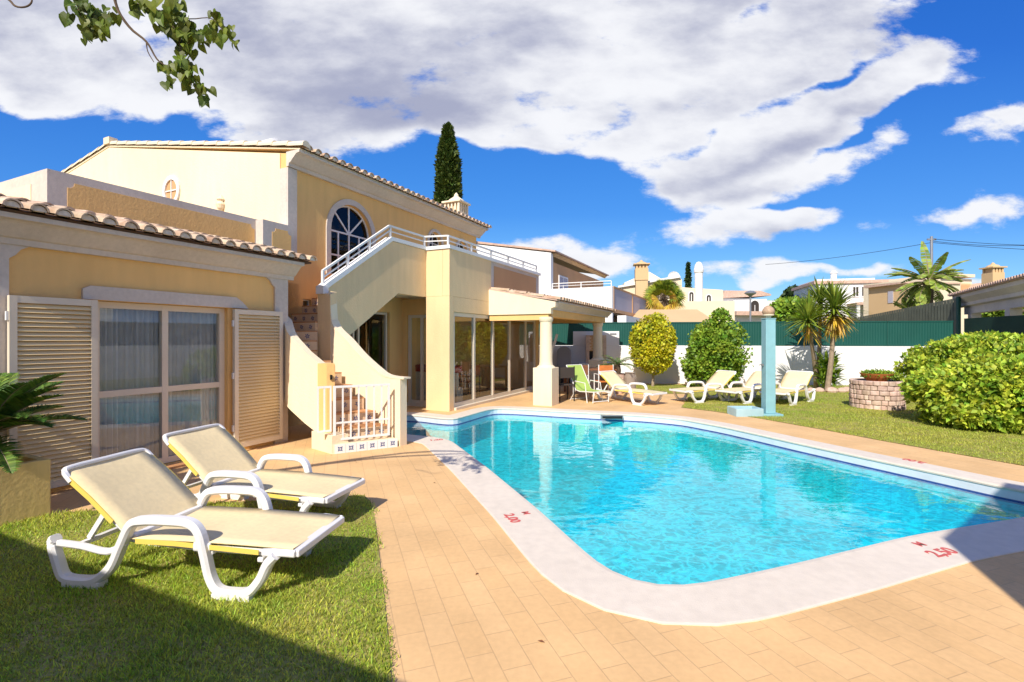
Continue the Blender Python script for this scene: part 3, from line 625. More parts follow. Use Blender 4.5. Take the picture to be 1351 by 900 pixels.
# terrace railing
def railing(name, pts, h, m, parent, post=.03, mid=True, posts=None):
    mb = MB(H); r = .018
    for i in range(len(pts) - 1):
        a, b = Vector(pts[i]), Vector(pts[i + 1]); L = (b - a).length; n = max(1, int(round(L / 1.15)))
        up = Vector((0, 0, h)); up2 = Vector((0, 0, h * .52))
        mb.sweep([tuple(a + up), tuple(b + up)], [(-.022, -.018), (.022, -.018), (.022, .018), (-.022, .018)]); 
        if mid: mb.sweep([tuple(a + up2), tuple(b + up2)], [(-.013, -.011), (.013, -.011), (.013, .011), (-.013, .011)])
        for k in range(n + 1):
            if k == 0 and i > 0: continue
            q = a.lerp(b, k / n); mb.box(q.x - .02, q.y - .02, q.z, q.x + .02, q.y + .02, q.z + h - .018)
    return build(name, mb, m, parent)
railing('terrace_railing', [(8.28, 6.80, 3.80), (9.5, 6.80, 3.80), (9.56, 6.18, 3.78), (GE - .05, 6.18, 3.78)], .23, 'rail', villa)
# --- porch
PE = 4.22
w = MB(H); gb = [(6.09, 2.27), (6.09, 2.93), (4.24, 2.56), (4.24, 2.44), (4.36, 2.40), (4.36, 2.27)]
w.ext([(11.36, b, z) for b, z in gb], (.16, 0, 0)); build('porch_gable', w, 'cream', villa)
w = hb((11.522, 4.42, 2.2, 16.75, 4.70, 2.42), (11.40, 4.44, 2.12, 11.70, 6.088, 2.268), (16.5, 4.702, 2.2, 16.75, 7.75, 2.42)); build('porch_beam', w, 'wall', villa)
c = MB(H); cornice(c, 11.522, 16.95, 4.418, 2.58, .20, .22); build('cornice', c, 'trim', villa)
build('porch_ceiling', hb((11.53, 4.705, 2.43, 16.7, 6.1, 2.47), (GE, 6.102, 2.43, 16.7, 7.75, 2.47)), 'cream', villa)
eave_tiles(villa, 11.5, 17.05, .2, 4.14, 6.08, 2.60, 2.96, .075)
rb = MB(H); rb.ext([(11.37, b, z) for b, z in [(4.2, 2.582), (4.2, 2.61), (6.085, 2.965), (6.085, 2.90)]], (5.72, 0, 0)); build('roof_bed', rb, 'pinkroof', villa)
for (ca, cb_) in ((11.52, 4.55), (16.45, 4.60)):
    cm = MB(H); cm.box(ca - .25, cb_ - .25, -.02, ca + .25, cb_ + .25, .93); cm.lathe((ca, cb_, .93), [(.245, 0), (.21, .035), (.175, .06), (.165, .14), (.15, 1.14), (.165, 1.155), (.18, 1.20), (.18, 1.265)], 28)
    build('porch_column', cm, 'cream', villa, bevel=.01)
# chimney
ch = MB(lambda x, y, z: H(x, y, 5.15 + (z - 5.15) * .70)); ca, cb_ = 13.15, 8.20
ch.box(ca - .28, cb_ - .28, 5.2, ca + .28, cb_ + .28, 5.75)
for i in range(5):
    for s1 in (-1, 1):
        a = ca - .25 + .125 * i; ch.box(a - .025, cb_ + s1 * .24 - .03, 5.75, a + .025, cb_ + s1 * .24 + .03, 6.15); ch.box(ca + s1 * .24 - .03, cb_ - .25 + .125 * i - .025, 5.75, ca + s1 * .24 + .03, cb_ - .25 + .125 * i + .025, 6.15)
ch.box(ca - .2, cb_ - .2, 5.75, ca + .2, cb_ + .2, 6.15); ch.box(ca - .33, cb_ - .33, 6.15, ca + .33, cb_ + .33, 6.22)
ch.lathe((ca, cb_, 6.22), [(.30, 0), (.22, .12), (.12, .22), (.07, .28), (.07, .34), (.03, .42), (0, .46)], 16); build('chimney', ch, 'cream', villa)
# wall lamps, ornament
o = MB(); o.lathe(tuple(H(GA - .05, 9.62, 4.35)), [(.02, -.12), (.07, -.06), (.09, .02), (.05, .08), (.08, .12), (.03, .18), (0, .22)], 12); w_ = build('wall_ornament', o, 'bgcream', villa)
lm = MB(); q = H(6.62, MBb - .06, 3.0); lm.T = lambda x, y, z: q + Vector((x, y, z)); lm.lathe((0, 0, 0), [(.015, .16), (.07, .04), (.075, 0), (0, -.01)], 12); build('wall_lamp', lm, 'black', villa)
# roof water tank
tk = thing('water_tank', 'white drum shaped water tank on the villa roof ridge', 'water tank', H(8.3, 10.6, 5.72))
m_ = MB(); c0 = H(8.3, 10.6, 6.25); m_.taper([tuple(c0 - UB * .42), tuple(c0 - UB * .36), tuple(c0 + UB * .36), tuple(c0 + UB * .42)], [.12, .24, .24, .12], 20); build('tank', m_, 'white', tk, smooth=False)
m_ = MB(); 
for s1 in (-.3, .3):
    for s2 in (-.2, .2): m_.tube([tuple(H(8.3 + s2, 10.6 + s1, 5.6)), tuple(H(8.3 + s2 * .6, 10.6 + s1, 6.1))], .015)
m_.tube([tuple(H(8.4, 10.2, 6.3)), tuple(H(8.9, 9.8, 6.1)), tuple(H(9.2, 9.7, 5.7))], .02); build('stand', m_, 'metalgrey', tk)
# ================================================================ staircase
st = thing('staircase', 'curving white and ochre outdoor staircase with a tiled base and small gate', 'staircase', H(5.7, 5.1, 0))
def wall_strip(mb, pts, th, side):         # pts: (a, b, ztop, zbot)
    n = len(pts); vs = []
    for i, q in enumerate(pts):
        p0 = pts[max(i - 1, 0)]; p1 = pts[min(i + 1, n - 1)]; t = Vector((p1[0] - p0[0], p1[1] - p0[1])).normalized(); nn = Vector((t.y, -t.x)) * th * side
        vs += [(q[0], q[1], q[3]), (q[0], q[1], q[2]), (q[0] + nn.x, q[1] + nn.y, q[2]), (q[0] + nn.x, q[1] + nn.y, q[3])]
    fs = [(4 * i + k, 4 * i + (k + 1) % 4, 4 * i + 4 + (k + 1) % 4, 4 * i + 4 + k) for i in range(n - 1) for k in range(4)]
    mb.add(vs, fs + [(3, 2, 1, 0), (4 * n - 4, 4 * n - 3, 4 * n - 2, 4 * n - 1)])
lw = MB(H); wall_strip(lw, [(5.42, 5.80, 1.28, .22), (5.43, 6.1, 1.45, .36), (5.45, 6.4, 1.66, .52), (5.47, 6.52, 1.75, .58), (5.52, 6.64, 1.86, .66), (5.60, 6.74, 1.95, .72), (5.615, 7.2, 2.3, .72)], .13, 1); build('stair_wall', lw, 'cream', st)
rp = spline([(6.08, 4.80, 1.03), (6.12, 5.1, 1.05), (6.15, 5.35, 1.155), (6.22, 5.76, 1.39), (6.3, 6.10, 1.62), (6.35, 6.40, 1.81), (6.365, 6.50, 1.95), (6.37, 6.55, 2.35), (6.39, 6.68, 2.46)], 5)
rw = MB(H); wall_strip(rw, [(a, b, z, -.03) for a, b, z in rp], .14, 1); build('stair_wall', rw, 'cream', st)
cap = MB(H); cp_ = spline([(6.15, 4.72, 1.03), (6.19, 5.1, 1.05), (6.22, 5.35, 1.155), (6.29, 5.76, 1.39), (6.37, 6.10, 1.62), (6.42, 6.40, 1.81), (6.435, 6.50, 1.95)], 5)
cap.sweep([(a, b, z + .012) for a, b, z in cp_], [(-.08, -.012), (.08, -.012), (.08, .014), (-.08, .014)]); build('wall_cap', cap, 'cream', st)
# second flight panel
pn = MB(H); nose = [(6.40 + .16 * (1 - math.cos(t)), 6.86 - .13 * math.sin(t)) for t in np.linspace(0, math.pi / 2, 8)]
pl = [(6.56, 6.73), ]
poly = [(6.56, 2.60), (8.25, 3.70), (9.468, 3.70), (9.468, 2.62), (8.46, 2.62), (6.95, 1.66), (6.56, 1.40)]
pn.ext([(a, 6.73, z) for a, z in poly], (0, .13, 0))
pn.prism(nose + [(6.56, 6.86)], .9, [2.50 + (q[0] - 6.40) * .65 for q in nose] + [2.60]); pn.prism([(6.362, 6.53), (6.50, 6.52), (6.54, 6.74), (6.398, 6.87)], .9, [2.42, 2.47, 2.5, 2.45]); build('stair_panel', pn, 'sand', st)
cpn = MB(H); cpn.sweep([(6.42, 6.795, 2.535), (6.56, 6.795, 2.635), (8.25, 6.795, 3.735), (9.438, 6.795, 3.74)], [(-.09, -.03), (.09, -.03), (.09, .055), (-.09, .055)]); cpn.box(6.35, 6.68, 2.44, 6.47, 6.86, 2.58); build('coping', cpn, 'white', st)
hr = MB(H); sec = [(-.022, -.018), (.022, -.018), (.022, .018), (-.022, .018)]
hr.sweep([(6.44, 6.8, 2.85), (8.25, 6.8, 4.03), (8.30, 6.8, 4.03)], sec); hr.sweep([(6.44, 6.8, 2.73), (8.25, 6.8, 3.92)], [(-.013, -.011), (.013, -.011), (.013, .011), (-.013, .011)])
for a in (6.45, 7.05, 7.65): hr.box(a - .02, 6.78, 2.56 + (a - 6.42) * .651, a + .02, 6.82, 2.83 + (a - 6.42) * .651)
build('handrail', hr, 'white', st)
# steps
def motif(mb, P, ex, ez, n_, s):           # small blue flower made of five petals, proud of the tile
    nn = ex.cross(ez).normalized() * -1
    mb.k = 2
    for k in range(6):
        t = 2 * math.pi * k / 6 + .3; d = ex * math.cos(t) + ez * math.sin(t); e = ex * -math.sin(t) + ez * math.cos(t); c_ = P + n_ * .003
        q = [c_ + d * s * .12, c_ + d * s * .5 + e * s * .2, c_ + d * s, c_ + d * s * .5 - e * s * .2]; mb.add([tuple(x) for x in q], [(0, 1, 2, 3)], raw=True)
    mb.k = 0
def step(poly4, z0, z1, front=(0, 1), nm=3):
    mb = MB(H); mb.prism(poly4, z0, z1 - .02)
    nosep = poly4; mb.k = 1; mb.prism([(q[0], q[1]) for q in nosep], z1 - .02, z1); mb.k = 0
    A = H(*poly4[front[0]], 0); B = H(*poly4[front[1]], 0); L = (B - A).length; ex = (B - A).normalized(); nf = Vector((ex.y, -ex.x, 0))
    for i in range(nm):
        c_ = A + ex * L * (i + .5) / nm + Vector((0, 0, z1 - .095)); motif(mb, c_, ex, Vector((0, 0, 1)), nf, .05)
    build('step', mb, ['tilew', 'rterra', 'tileblue'], st)
L0, L1 = Vector((5.53, 5.36)), Vector((5.60, 6.75)); R0, R1 = Vector((6.04, 5.00)), Vector((6.30, 6.68)); z = .14
for k in range(6):
    f0, f1 = k / 6, (k + 1) / 6; a, b, c_, d = L0.lerp(L1, f0), R0.lerp(R1, f0), R0.lerp(R1, f1), L0.lerp(L1, f1); z1 = .14 + .19 * (k + 1)
    step([tuple(a), tuple(b), tuple(c_), tuple(d)], max(-.02, z1 - .45) if k > 1 else -.02, z1)
pv = (6.33, 6.80); outr = [(5.60, 6.76), (5.60, 7.45), (5.85, 7.74), (6.33, 7.745)]
for k in range(3): step([outr[k], pv, (pv[0] + .01, pv[1] + .02 * k + .02), outr[k + 1]] if k < 2 else [outr[2], pv, (pv[0], pv[1] + .1), outr[3]], 1.28 + .17 * k - .35, 1.28 + .17 * (k + 1), nm=3)
for k in range(8):
    a = 6.34 + .245 * k; z1 = 1.79 + .165 * (k + 1); step([(a, 7.745), (a, 6.865), (a + .245, 6.865), (a + .245, 7.745)], z1 - .36, z1, nm=4)
# base with tiled riser
bs = MB(H); P2, P3, P1 = (5.25, 5.35), (6.02, 4.84), (5.40, 5.92)
bs.prism([P2, P3, (6.06, 5.02), (5.42, 5.46)], -.03, .135); bs.prism([(P2[0] - .004, P2[1] + .004), (5.47, 5.26), (5.56, 5.50), (5.58, 5.9), P1], -.029, .26); build('stair_base', bs, 'cream', st)
bt = MB(H); A = H(*P2, 0); B = H(*P3, 0); ex = (B - A).normalized(); nf = Vector((ex.y, -ex.x, 0)); 
bt.T = lambda x, y, z: A + ex * x + nf * y + Vector((0, 0, z)); LL = (B - A).length
for i in range(6): bt.box(LL * i / 6 + .002 + .03, .001, .0, LL * (i + 1) / 6 - .002 + .03, .008, .128)
for i in range(6):
    c_ = A + ex * (LL * (i + .5) / 6 + .03) + Vector((0, 0, .064)) + nf * .008
    bt.k = 1
    for k in range(8):
        t = 2 * math.pi * k / 8; d = ex * math.cos(t) + Vector((0, 0, 1)) * math.sin(t); e = ex * -math.sin(t) + Vector((0, 0, 1)) * math.cos(t); s = .048 if k % 2 else .034
        q = [c_ + nf * .002 + d * s * .2, c_ + nf * .002 + d * s * .6 + e * s * .22, c_ + nf * .002 + d * s, c_ + nf * .002 + d * s * .6 - e * s * .22]; bt.add([tuple(x) for x in q], [(0, 1, 2, 3)], raw=True)
    bt.k = 0
build('tile_row', bt, ['white', 'tileblue'], st)
pr = MB(H); pr.prism([(5.385, 5.60), (5.475, 5.53), (5.60, 5.72), (5.56, 5.82), (5.42, 5.82)], .26, 1.28); build('stair_pillar', pr, 'wall', st)
lk = MB(); q = H(5.432, 5.563, 1.08); lk.T = lambda x, y, z: q + ex * x + nf * y + Vector((0, 0, z)); lk.box(-.014, -.01, -.035, .014, .03, .035).box(-.008, .03, -.01, .008, .05, .03); build('latch_plate', lk, 'black', st)
# gate
gt = MB(); gt.T = lambda x, y, z: A + ex * x + nf * y + Vector((0, 0, z)); x0, x1, zb, zt = .02, LL - .08, .18, .97; Y0, Y1 = -.05, -.025
gt.box(x0, Y0, zt - .03, x1, Y1, zt).box(x0, Y0, zb, x1, Y1, zb + .03).box(x0, Y0, zb + .03, x0 + .035, Y1, zt - .03).box(x1 - .03, Y0, zb + .03, x1, Y1, zt - .03).box(x0 + .035, Y0 + .003, .42, x1 - .03, Y1 - .003, .445)
for i in range(1, 7): x = x0 + .02 + (x1 - x0 - .03) * i / 7; gt.box(x - .011, Y0 + .005, zb + .03, x + .011, Y1 - .005, zt - .03)
gate = build('gate', gt, 'white', st)
gt = MB(); gt.T = lambda x, y, z: A + ex * x + nf * y + Vector((0, 0, z)); x0, x1 = -.19, .005; Y0, Y1 = -.10, -.075
gt.box(x0, Y0, .94, x1, Y1, .97).box(x0, Y0, .31, x1, Y1, .335).box(x0, Y0, .335, x0 + .022, Y1, .94).box(x1 - .022, Y0, .335, x1, Y1, .94).box((x0 + x1) / 2 - .011, Y0 + .004, .335, (x0 + x1) / 2 + .011, Y1 - .004, .94)
build('gate_side_panel', gt, 'white', st)
# ================================================================ loungers (local frame: foot end at 0, head towards +x, width along y)
def make_lounger(label, group):
    root = thing('sun_lounger', label, 'sun lounger', (0, 0, 0), group)
    W = .31
    sec = lambda a, b: [(-a, -b), (a, -b), (a, b), (-a, b)]
    oct_ = lambda a, b: [(-a, -b * .5), (-a * .6, -b), (a * .6, -b), (a, -b * .5), (a, b * .5), (a * .6, b), (-a * .6, b), (-a, b * .5)]
    for s in (-1, 1):
        y = s * (W + .015)
        prof = spline([(1.70, y, .30), (1.72, y, .27), (1.68, y, .14), (1.63, y, .045), (1.50, y, .03), (1.38, y, .05), (1.27, y, .14), (1.19, y, .30), (1.12, y, .425), (1.02, y, .455), (.84, y, .462), (.70, y, .455), (.63, y, .40), (.59, y, .27), (.55, y, .12), (.49, y, .04), (.38, y, .028), (.28, y, .045), (.20, y, .13), (.15, y, .23), (.10, y * .99, .285)], 5)
        mb = MB(); mb.sweep(prof, oct_(.036, .029)); mb.sweep(spline([(1.17, y, .30), (1.3, y, .235), (1.5, y, .26), (1.68, y, .27)], 4), oct_(.018, .02))
        mb.box(.26, y - .035, -.005, .52, y + .035, .03).box(1.34, y - .035, -.005, 1.62, y + .035, .035)
        build('side_frame', mb, 'plastic', root, smooth=False, bevel=.006)
    fr = MB(); 
    for s in (-1, 1): fr.sweep(spline([(.0, s * (W - .05), .275), (.3, s * (W - .03), .28), (.75, s * (W - .03), .285), (1.17, s * (W - .03), .31)], 3), oct_(.018, .02)); fr.sweep([(-.02, s * (W - .005), .292), (.12, s * (W + .003), .298), (.20, s * (W + .004), .292)], oct_(.014, .024)); fr.sweep([(.56, s * (W + .004), .30), (.68, s * (W + .004), .302)], oct_(.012, .03))
    fr.box(-.04, -W + .01, .268, .03, W - .01, .312).box(1.13, -W + .02, .30, 1.19, W - .02, .345).box(.55, -W, .25, .60, W, .28).box(.20, -W, .225, .24, W, .255)
    build('seat_frame', fr, 'plastic', root, bevel=.012)
    def sling(name, pts, w0, w1, m='sling'):
        n = len(pts); mb = MB(); vs = []
        cols = 7
        for i, (x, z) in enumerate(pts):
            w = w0 + (w1 - w0) * i / (n - 1)
            for th in (0, -.008):
                for c_ in range(cols):
                    u = -1 + 2 * c_ / (cols - 1); vs.append((x, u * w, z + th - .012 * (1 - u * u)))
        k = cols * 2; fs = []
        for i in range(n - 1):
            for c_ in range(cols - 1): fs += [(i*k+c_, (i+1)*k+c_, (i+1)*k+c_+1, i*k+c_+1), (i*k+cols+c_+1, (i+1)*k+cols+c_+1, (i+1)*k+cols+c_, i*k+cols+c_)]
            fs += [(i*k, i*k+cols, (i+1)*k+cols, (i+1)*k), (i*k+cols-1, (i+1)*k+cols-1, (i+1)*k+2*cols-1, i*k+2*cols-1)]
        mb.add(vs, fs); return build(name, mb, m, root, smooth=True)
    st_ = [(x, .322 + .012 * math.sin(x * 2.2)) for x in np.linspace(.0, 1.17, 14)]
    se = sling('seat', st_, .298, .318)
    bk = [(1.16 + .50 * t, .345 + .41 * t + .02 * math.sin(t * math.pi)) for t in np.linspace(0, 1.015, 10)]
    ba = sling('backrest', bk, .318, .318)
    # yellow side strips hang from the sling edges, white rims at the ends
    for s in (-1, 1):
        ys = MB(); ys.sweep([(x, s * (.318 + .003), z - .022) for x, z in [(.22, .315), (.5, .325), (.8, .335), (1.10, .335)]], sec(.003, .015)); 
        build('edge_strip', ys, 'slingy', se)
        ys = MB(); ys.sweep([(x, s * .322, z - .022) for x, z in [(bk[2][0], bk[2][1]), (bk[5][0], bk[5][1]), (bk[8][0], bk[8][1])]], sec(.004, .016)); build('edge_strip', ys, 'slingy', ba)
    rim = MB(); hx, hz = 1.16 + .50, .345 + .41; rim.sweep(spline([(hx - .07, -.318, hz - .075), (hx - .01, -.312, hz - .012), (hx + .008, -.25, hz + .005), (hx + .01, 0, hz + .006), (hx + .008, .25, hz + .005), (hx - .01, .312, hz - .012), (hx - .07, .318, hz - .075)], 4), oct_(.017, .014)); build('head_rail', rim, 'plastic', root)
    bf = MB()
    for s in (-1, 1): bf.sweep([(1.16, s * .29, .325), (hx - .02, s * .296, hz - .04)], oct_(.012, .016))
    bf.box(1.36, -.28, .485, 1.39, .28, .505); build('back_frame', bf, 'plastic', root)
    sp = MB()
    for s in (-1, 1): sp.sweep([(1.40, s * .22, .50), (1.56, s * .22, .27)], sec(.012, .016))
    sp.box(1.54, -.33, .24, 1.575, .33, .265); build('back_strut', sp, 'plastic', root)
    return root
GRPF = 'white framed sun loungers with cream slings'
def lay(root, foot, head): 
    d = Vector((head[0] - foot[0], head[1] - foot[1])); root.location = (foot[0], foot[1], 0); root.rotation_euler = (0, 0, math.atan2(d.y, d.x))
l0 = make_lounger('cream and white sun lounger nearest the camera, standing wholly on the front lawn', GRPF)
spots = [((-1.33, 3.385), (-2.95, 3.62), None),
 ((-1.51, 4.42), (-3.02, 4.80), 'second cream and white sun lounger, between the nearest lounger and the villa doors'),
 ((3.62, 12.15), (2.75, 13.25), 'cream and white sun lounger on the paving by the green sling chair'),
 ((4.30, 12.75), (5.75, 13.35), 'leftmost of the three cream sun loungers on the back lawn'),
 ((5.45, 12.55), (6.85, 13.35), 'middle cream sun lounger on the back lawn, partly behind the pale blue post'),
 ((6.45, 12.2), (7.75, 13.25), 'right hand cream sun lounger on the back lawn, in front of the yuccas')]
for i, (f_, h_, lb) in enumerate(spots):
    o = l0 if i == 0 else copy_tree(l0)
    lay(o, f_, h_)
    if lb: o['label'] = lb
    if i in (0, 3, 4, 5): o.location.z = .012
# ================================================================ planter with cycad (left)
pl = thing('planter_box', 'square ochre rendered planter box at the left edge by the shutter', 'planter', H(1.75, 6.2, 0))
b = MB(H); a0, a1, b0, b1 = 1.25, 2.30, 5.87, 6.55
b.box(a0, b0, -.02, a1, b0 + .07, .53).box(a0, b1 - .07, -.02, a1, b1, .53).box(a0, b0 + .07, -.02, a0 + .07, b1 - .07, .53).box(a1 - .07, b0 + .07, -.02, a1, b1 - .07, .53); build('box', b, 'planter', pl, bevel=.008)
build('soil', hb((a0 + .07, b0 + .07, .3, a1 - .07, b1 - .07, .46)), 'soil', pl)
def frond(mb, base, az, el, L, droop, lw, ll, n=26, vee=.5, twist=0):
    """pinnate frond: curved rib and leaflets; mb gets ribs (slot 1) and leaflets (slot 0)"""
    base = Vector(base); P = []; p = base.copy(); e = el
    for i in range(n + 1): P.append(p.copy()); d = Vector((math.cos(az) * math.cos(e), math.sin(az) * math.cos(e), math.sin(e))); p = p + d * (L / n); e -= droop / n
    mb.k = 1; mb.taper([tuple(q) for q in P[::3]], [max(.002, .011 * (1 - i / (len(P[::3]) + 1))) for i in range(len(P[::3]))], 4); mb.k = 0
    sd = Vector((-math.sin(az), math.cos(az), 0))
    for i in range(3, n + 1):
        t = i / n; l_ = ll * math.sin(math.pi * min(1, .18 + .82 * t)) ** .6 * (1 if t < .97 else .6); tg = (P[i] - P[i - 1]).normalized(); up = sd.cross(tg).normalized()
        if up.z < 0: up = -up
        for s in (-1, 1):
            d = (sd * s * .85 + tg * .5 + up * vee * random.uniform(.7, 1.1)).normalized(); q = P[i]; w = tg * lw
            tip = q + d * l_ - Vector((0, 0, .12 * l_)); mid = q + d * l_ * .5 + up * .02 * l_
            mb.add([tuple(q - w * .5), tuple(q + w * .5), tuple(mid + w * .55), tuple(mid - w * .55), tuple(tip)], [(0, 1, 2, 3), (3, 2, 4)], raw=True)
def cycad(label, loc, trunk_h, fr, L, cat='cycad', ll=.14, lw_=.012, nl=34, droop_=1.0):
    root = thing('cycad', label, cat, loc); L_ = Vector(loc)
    t = MB(); t.lathe(tuple(L_), [(.10, -.05), (.12, trunk_h * .5), (.10, trunk_h), (.04, trunk_h + .05)], 14); build('trunk', t, 'barkdark', root)
    for az, el, k in fr:
        m_ = MB(); frond(m_, L_ + Vector((0, 0, trunk_h)), az, el, L * k, droop_, lw_, ll, nl); build('frond', m_, ['cycad', 'bark'], root)
    return root
cyc = H(1.95, 6.15, .46); frs = []
for i in range(20): frs.append((i * 2.399 + .3, R(random.uniform(20, 75)), random.uniform(.8, 1.05)))
frs += [(R(-25), R(38), 1.0), (R(-10), R(30), .95), (R(-38), R(45), .95), (R(-20), R(60), 1.05), (R(20), R(65), 1.05), (R(-50), R(60), 1), (R(15), R(30), 1.0), (R(-30), R(2), .9), (R(2), R(50), 1.0)]
cycad('dark green cycad with stiff fronds growing in the ochre planter at left', cyc, .30, frs, .80, ll=.17, lw_=.019, nl=44, droop_=.75)
# ================================================================ foliage helpers
def leaf_mesh(name, C, D, size, m, parent, asp=.42, fold=.25, origin=None):
    """C centres, D outward directions: each leaf is a folded rhombus of 2 quads"""
    N = len(C); s = size * rng.uniform(.7, 1.25, N)[:, None]
    d = D + rng.normal(0, .45, (N, 3)); d /= np.linalg.norm(d, axis=1)[:, None]
    r = rng.normal(0, 1, (N, 3)); x = np.cross(d, r); x /= np.linalg.norm(x, axis=1)[:, None]; u = np.cross(x, d)
    ax = d * .75 + x * .0 + u * .65; ax /= np.linalg.norm(ax, axis=1)[:, None]; nn = np.cross(ax, x)
    b_ = C; t = C + ax * s; mid = C + ax * s * .5 + nn * s * fold * .15; l_ = C + ax * s * .45 + x * s * asp + nn * s * fold * .4; r_ = C + ax * s * .45 - x * s * asp + nn * s * fold * .4
    V = np.stack([b_, r_, t, l_, mid], 1).reshape(-1, 3); i = np.arange(N)[:, None] * 5
    Fq = np.concatenate([i + np.array([0, 1, 4]), i + np.array([1, 2, 4]), i + np.array([2, 3, 4]), i + np.array([3, 0, 4])], 0)
    return npmesh(name, V, Fq, m, parent=parent, origin=origin)
def crown_pts(c, rad, n, clumps, depth=.25, cl=.2, flat=None, amp_=(.86, 1.04)):
    """leaf points on lumpy shell around c"""
    k = rng.normal(0, 1, (clumps, 3)); k /= np.linalg.norm(k, axis=1)[:, None]; amp = rng.uniform(amp_[0], amp_[1], clumps)
    ci = rng.integers(0, clumps, n); o = rng.normal(0, cl, (n, 3)); p = k[ci] * amp[ci][:, None] + o
    nr = np.linalg.norm(p, axis=1); dd = p / nr[:, None]; rr = np.minimum(nr, amp[ci] * 1.03 + .03) * (1 - depth * rng.random(n) ** 2)
    P = dd * rr[:, None] * np.array(rad)
    if flat is not None: P[:, 2] = np.maximum(P[:, 2], flat)
    P = P + np.array(c); D = dd / np.array(rad); D /= np.linalg.norm(D, axis=1)[:, None]; return P, D
def bush(name, label, cat, c, rad, n, size, m, trunk=None, clumps=70, group=None, cl=.2, depth=.3, asp=.42, zb=0, amp=(.86, 1.04)):
    root = thing(name, label, cat, (c[0], c[1], zb), group)
    P, D = crown_pts(c, rad, n, clumps, depth, cl, None, amp); k = P[:, 2] > zb + .03; leaf_mesh('crown', P[k], D[k], size, m, root, asp)
    t = MB(); tr = trunk or .05; ztop = c[2] 
    t.taper(spline([(c[0], c[1], zb - .05), (c[0] + .03, c[1], (zb + ztop) / 2 - .1), (c[0], c[1] + .02, ztop)], 4), [tr * (1.2 - .06 * i) for i in range(9)], 8)
    for i in range(9):
        a = i * 2.4; e = Vector((math.cos(a) * rad[0] * .75, math.sin(a) * rad[1] * .75, random.uniform(-.1, .65) * rad[2]))
        s0 = Vector((c[0], c[1], max(zb + .1, c[2] - rad[2] * random.uniform(.3, .8)))); t.taper([tuple(s0), tuple(s0.lerp(Vector(c) + e, .5) + Vector((0, 0, -.05))), tuple(Vector(c) + e)], [tr * .6, tr * .4, tr * .12], 5)
    build('trunk', t, 'bark', root); return root
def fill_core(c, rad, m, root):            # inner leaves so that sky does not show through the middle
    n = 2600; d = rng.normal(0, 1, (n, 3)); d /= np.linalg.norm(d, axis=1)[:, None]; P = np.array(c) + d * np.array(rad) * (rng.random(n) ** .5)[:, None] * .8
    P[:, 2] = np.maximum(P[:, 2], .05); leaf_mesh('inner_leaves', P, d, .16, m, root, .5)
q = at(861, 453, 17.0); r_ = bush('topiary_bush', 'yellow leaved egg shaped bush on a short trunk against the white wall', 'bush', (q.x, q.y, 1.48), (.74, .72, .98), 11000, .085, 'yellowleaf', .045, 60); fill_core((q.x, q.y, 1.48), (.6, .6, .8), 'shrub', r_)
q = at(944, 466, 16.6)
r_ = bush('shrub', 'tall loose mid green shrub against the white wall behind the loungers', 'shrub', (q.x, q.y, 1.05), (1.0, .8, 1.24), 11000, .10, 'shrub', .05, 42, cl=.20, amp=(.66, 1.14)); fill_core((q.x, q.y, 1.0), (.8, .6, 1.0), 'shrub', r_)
sprg = MB()
P, D = crown_pts((q.x + .15, q.y, 2.25), (.32, .3, .38), 900, 14, .5, .3); leaf_mesh('crown', P, D, .10, 'shrub', r_)
# big round hedges at right
def hedge(label, c, rad, n, size):
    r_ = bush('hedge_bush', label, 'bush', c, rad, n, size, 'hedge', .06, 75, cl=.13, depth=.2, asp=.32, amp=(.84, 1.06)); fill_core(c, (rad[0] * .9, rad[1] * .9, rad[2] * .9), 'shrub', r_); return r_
hedge('large rounded yellow green bush in front of the other, beside the stone planter', (9.48, 9.35, .50), (1.60, 1.35, .80), 30000, .11)
hedge('large rounded yellow green bush standing behind the nearer one', (12.6, 13.0, .85), (1.95, 1.4, .88), 22000, .125)
# ================================================================ yuccas
def strap(mb, base, az, el, L, w, droop, n=4):
    P = []; p = Vector(base); e = el
    for i in range(n + 1): P.append(p.copy()); d = Vector((math.cos(az) * math.cos(e), math.sin(az) * math.cos(e), math.sin(e))); p = p + d * (L / n); e -= droop / n
    sd = Vector((-math.sin(az), math.cos(az), 0)); vs = []
    for i, q in enumerate(P):
        ww = w * (.6 + .5 * math.sin(math.pi * (i / n) ** .8)) if i < n else w * .08; up = Vector((-math.cos(az) * math.sin(el), -math.sin(az) * math.sin(el), math.cos(el))) * ww * .35
        vs += [q - sd * ww + up, q, q + sd * ww + up]
    fs = []
    for i in range(n): fs += [(3*i, 3*i+1, 3*i+4, 3*i+3), (3*i+1, 3*i+2, 3*i+5, 3*i+4)]
    mb.add([tuple(v) for v in vs], fs, raw=True)
def yucca(label, base, heads, r=.07):
    root = thing('yucca', label, 'yucca', base, 'yuccas by the white wall')
    B = Vector(base)
    for hd, n, L, yel in heads:
        hd = Vector(hd); t = MB(); t.taper(spline([tuple(B + Vector((0, 0, -.05))), tuple(B.lerp(hd, .45) + Vector((.04, 0, 0))), tuple(hd)], 5), [r * (1.25 - .05 * i) for i in range(11)], 8); build('trunk', t, 'bark', root)
        m_ = MB()
        for i in range(n): strap(m_, hd + Vector((0, 0, random.uniform(-.12, .12))), i * 2.399, R(random.uniform(-30, 88)), L * random.uniform(.75, 1.1), .027, random.uniform(.1, .5))
        build('leaf_rosette', m_, 'yucca', root)
        if yel:
            m_ = MB()
            for i in range(yel): strap(m_, hd + Vector((0, 0, random.uniform(-.35, -.1))), i * 2.399, R(random.uniform(-70, 0)), L * random.uniform(.6, .9), .024, random.uniform(.2, .8))
            build('dry_leaves', m_, 'yuccay', root)
    return root
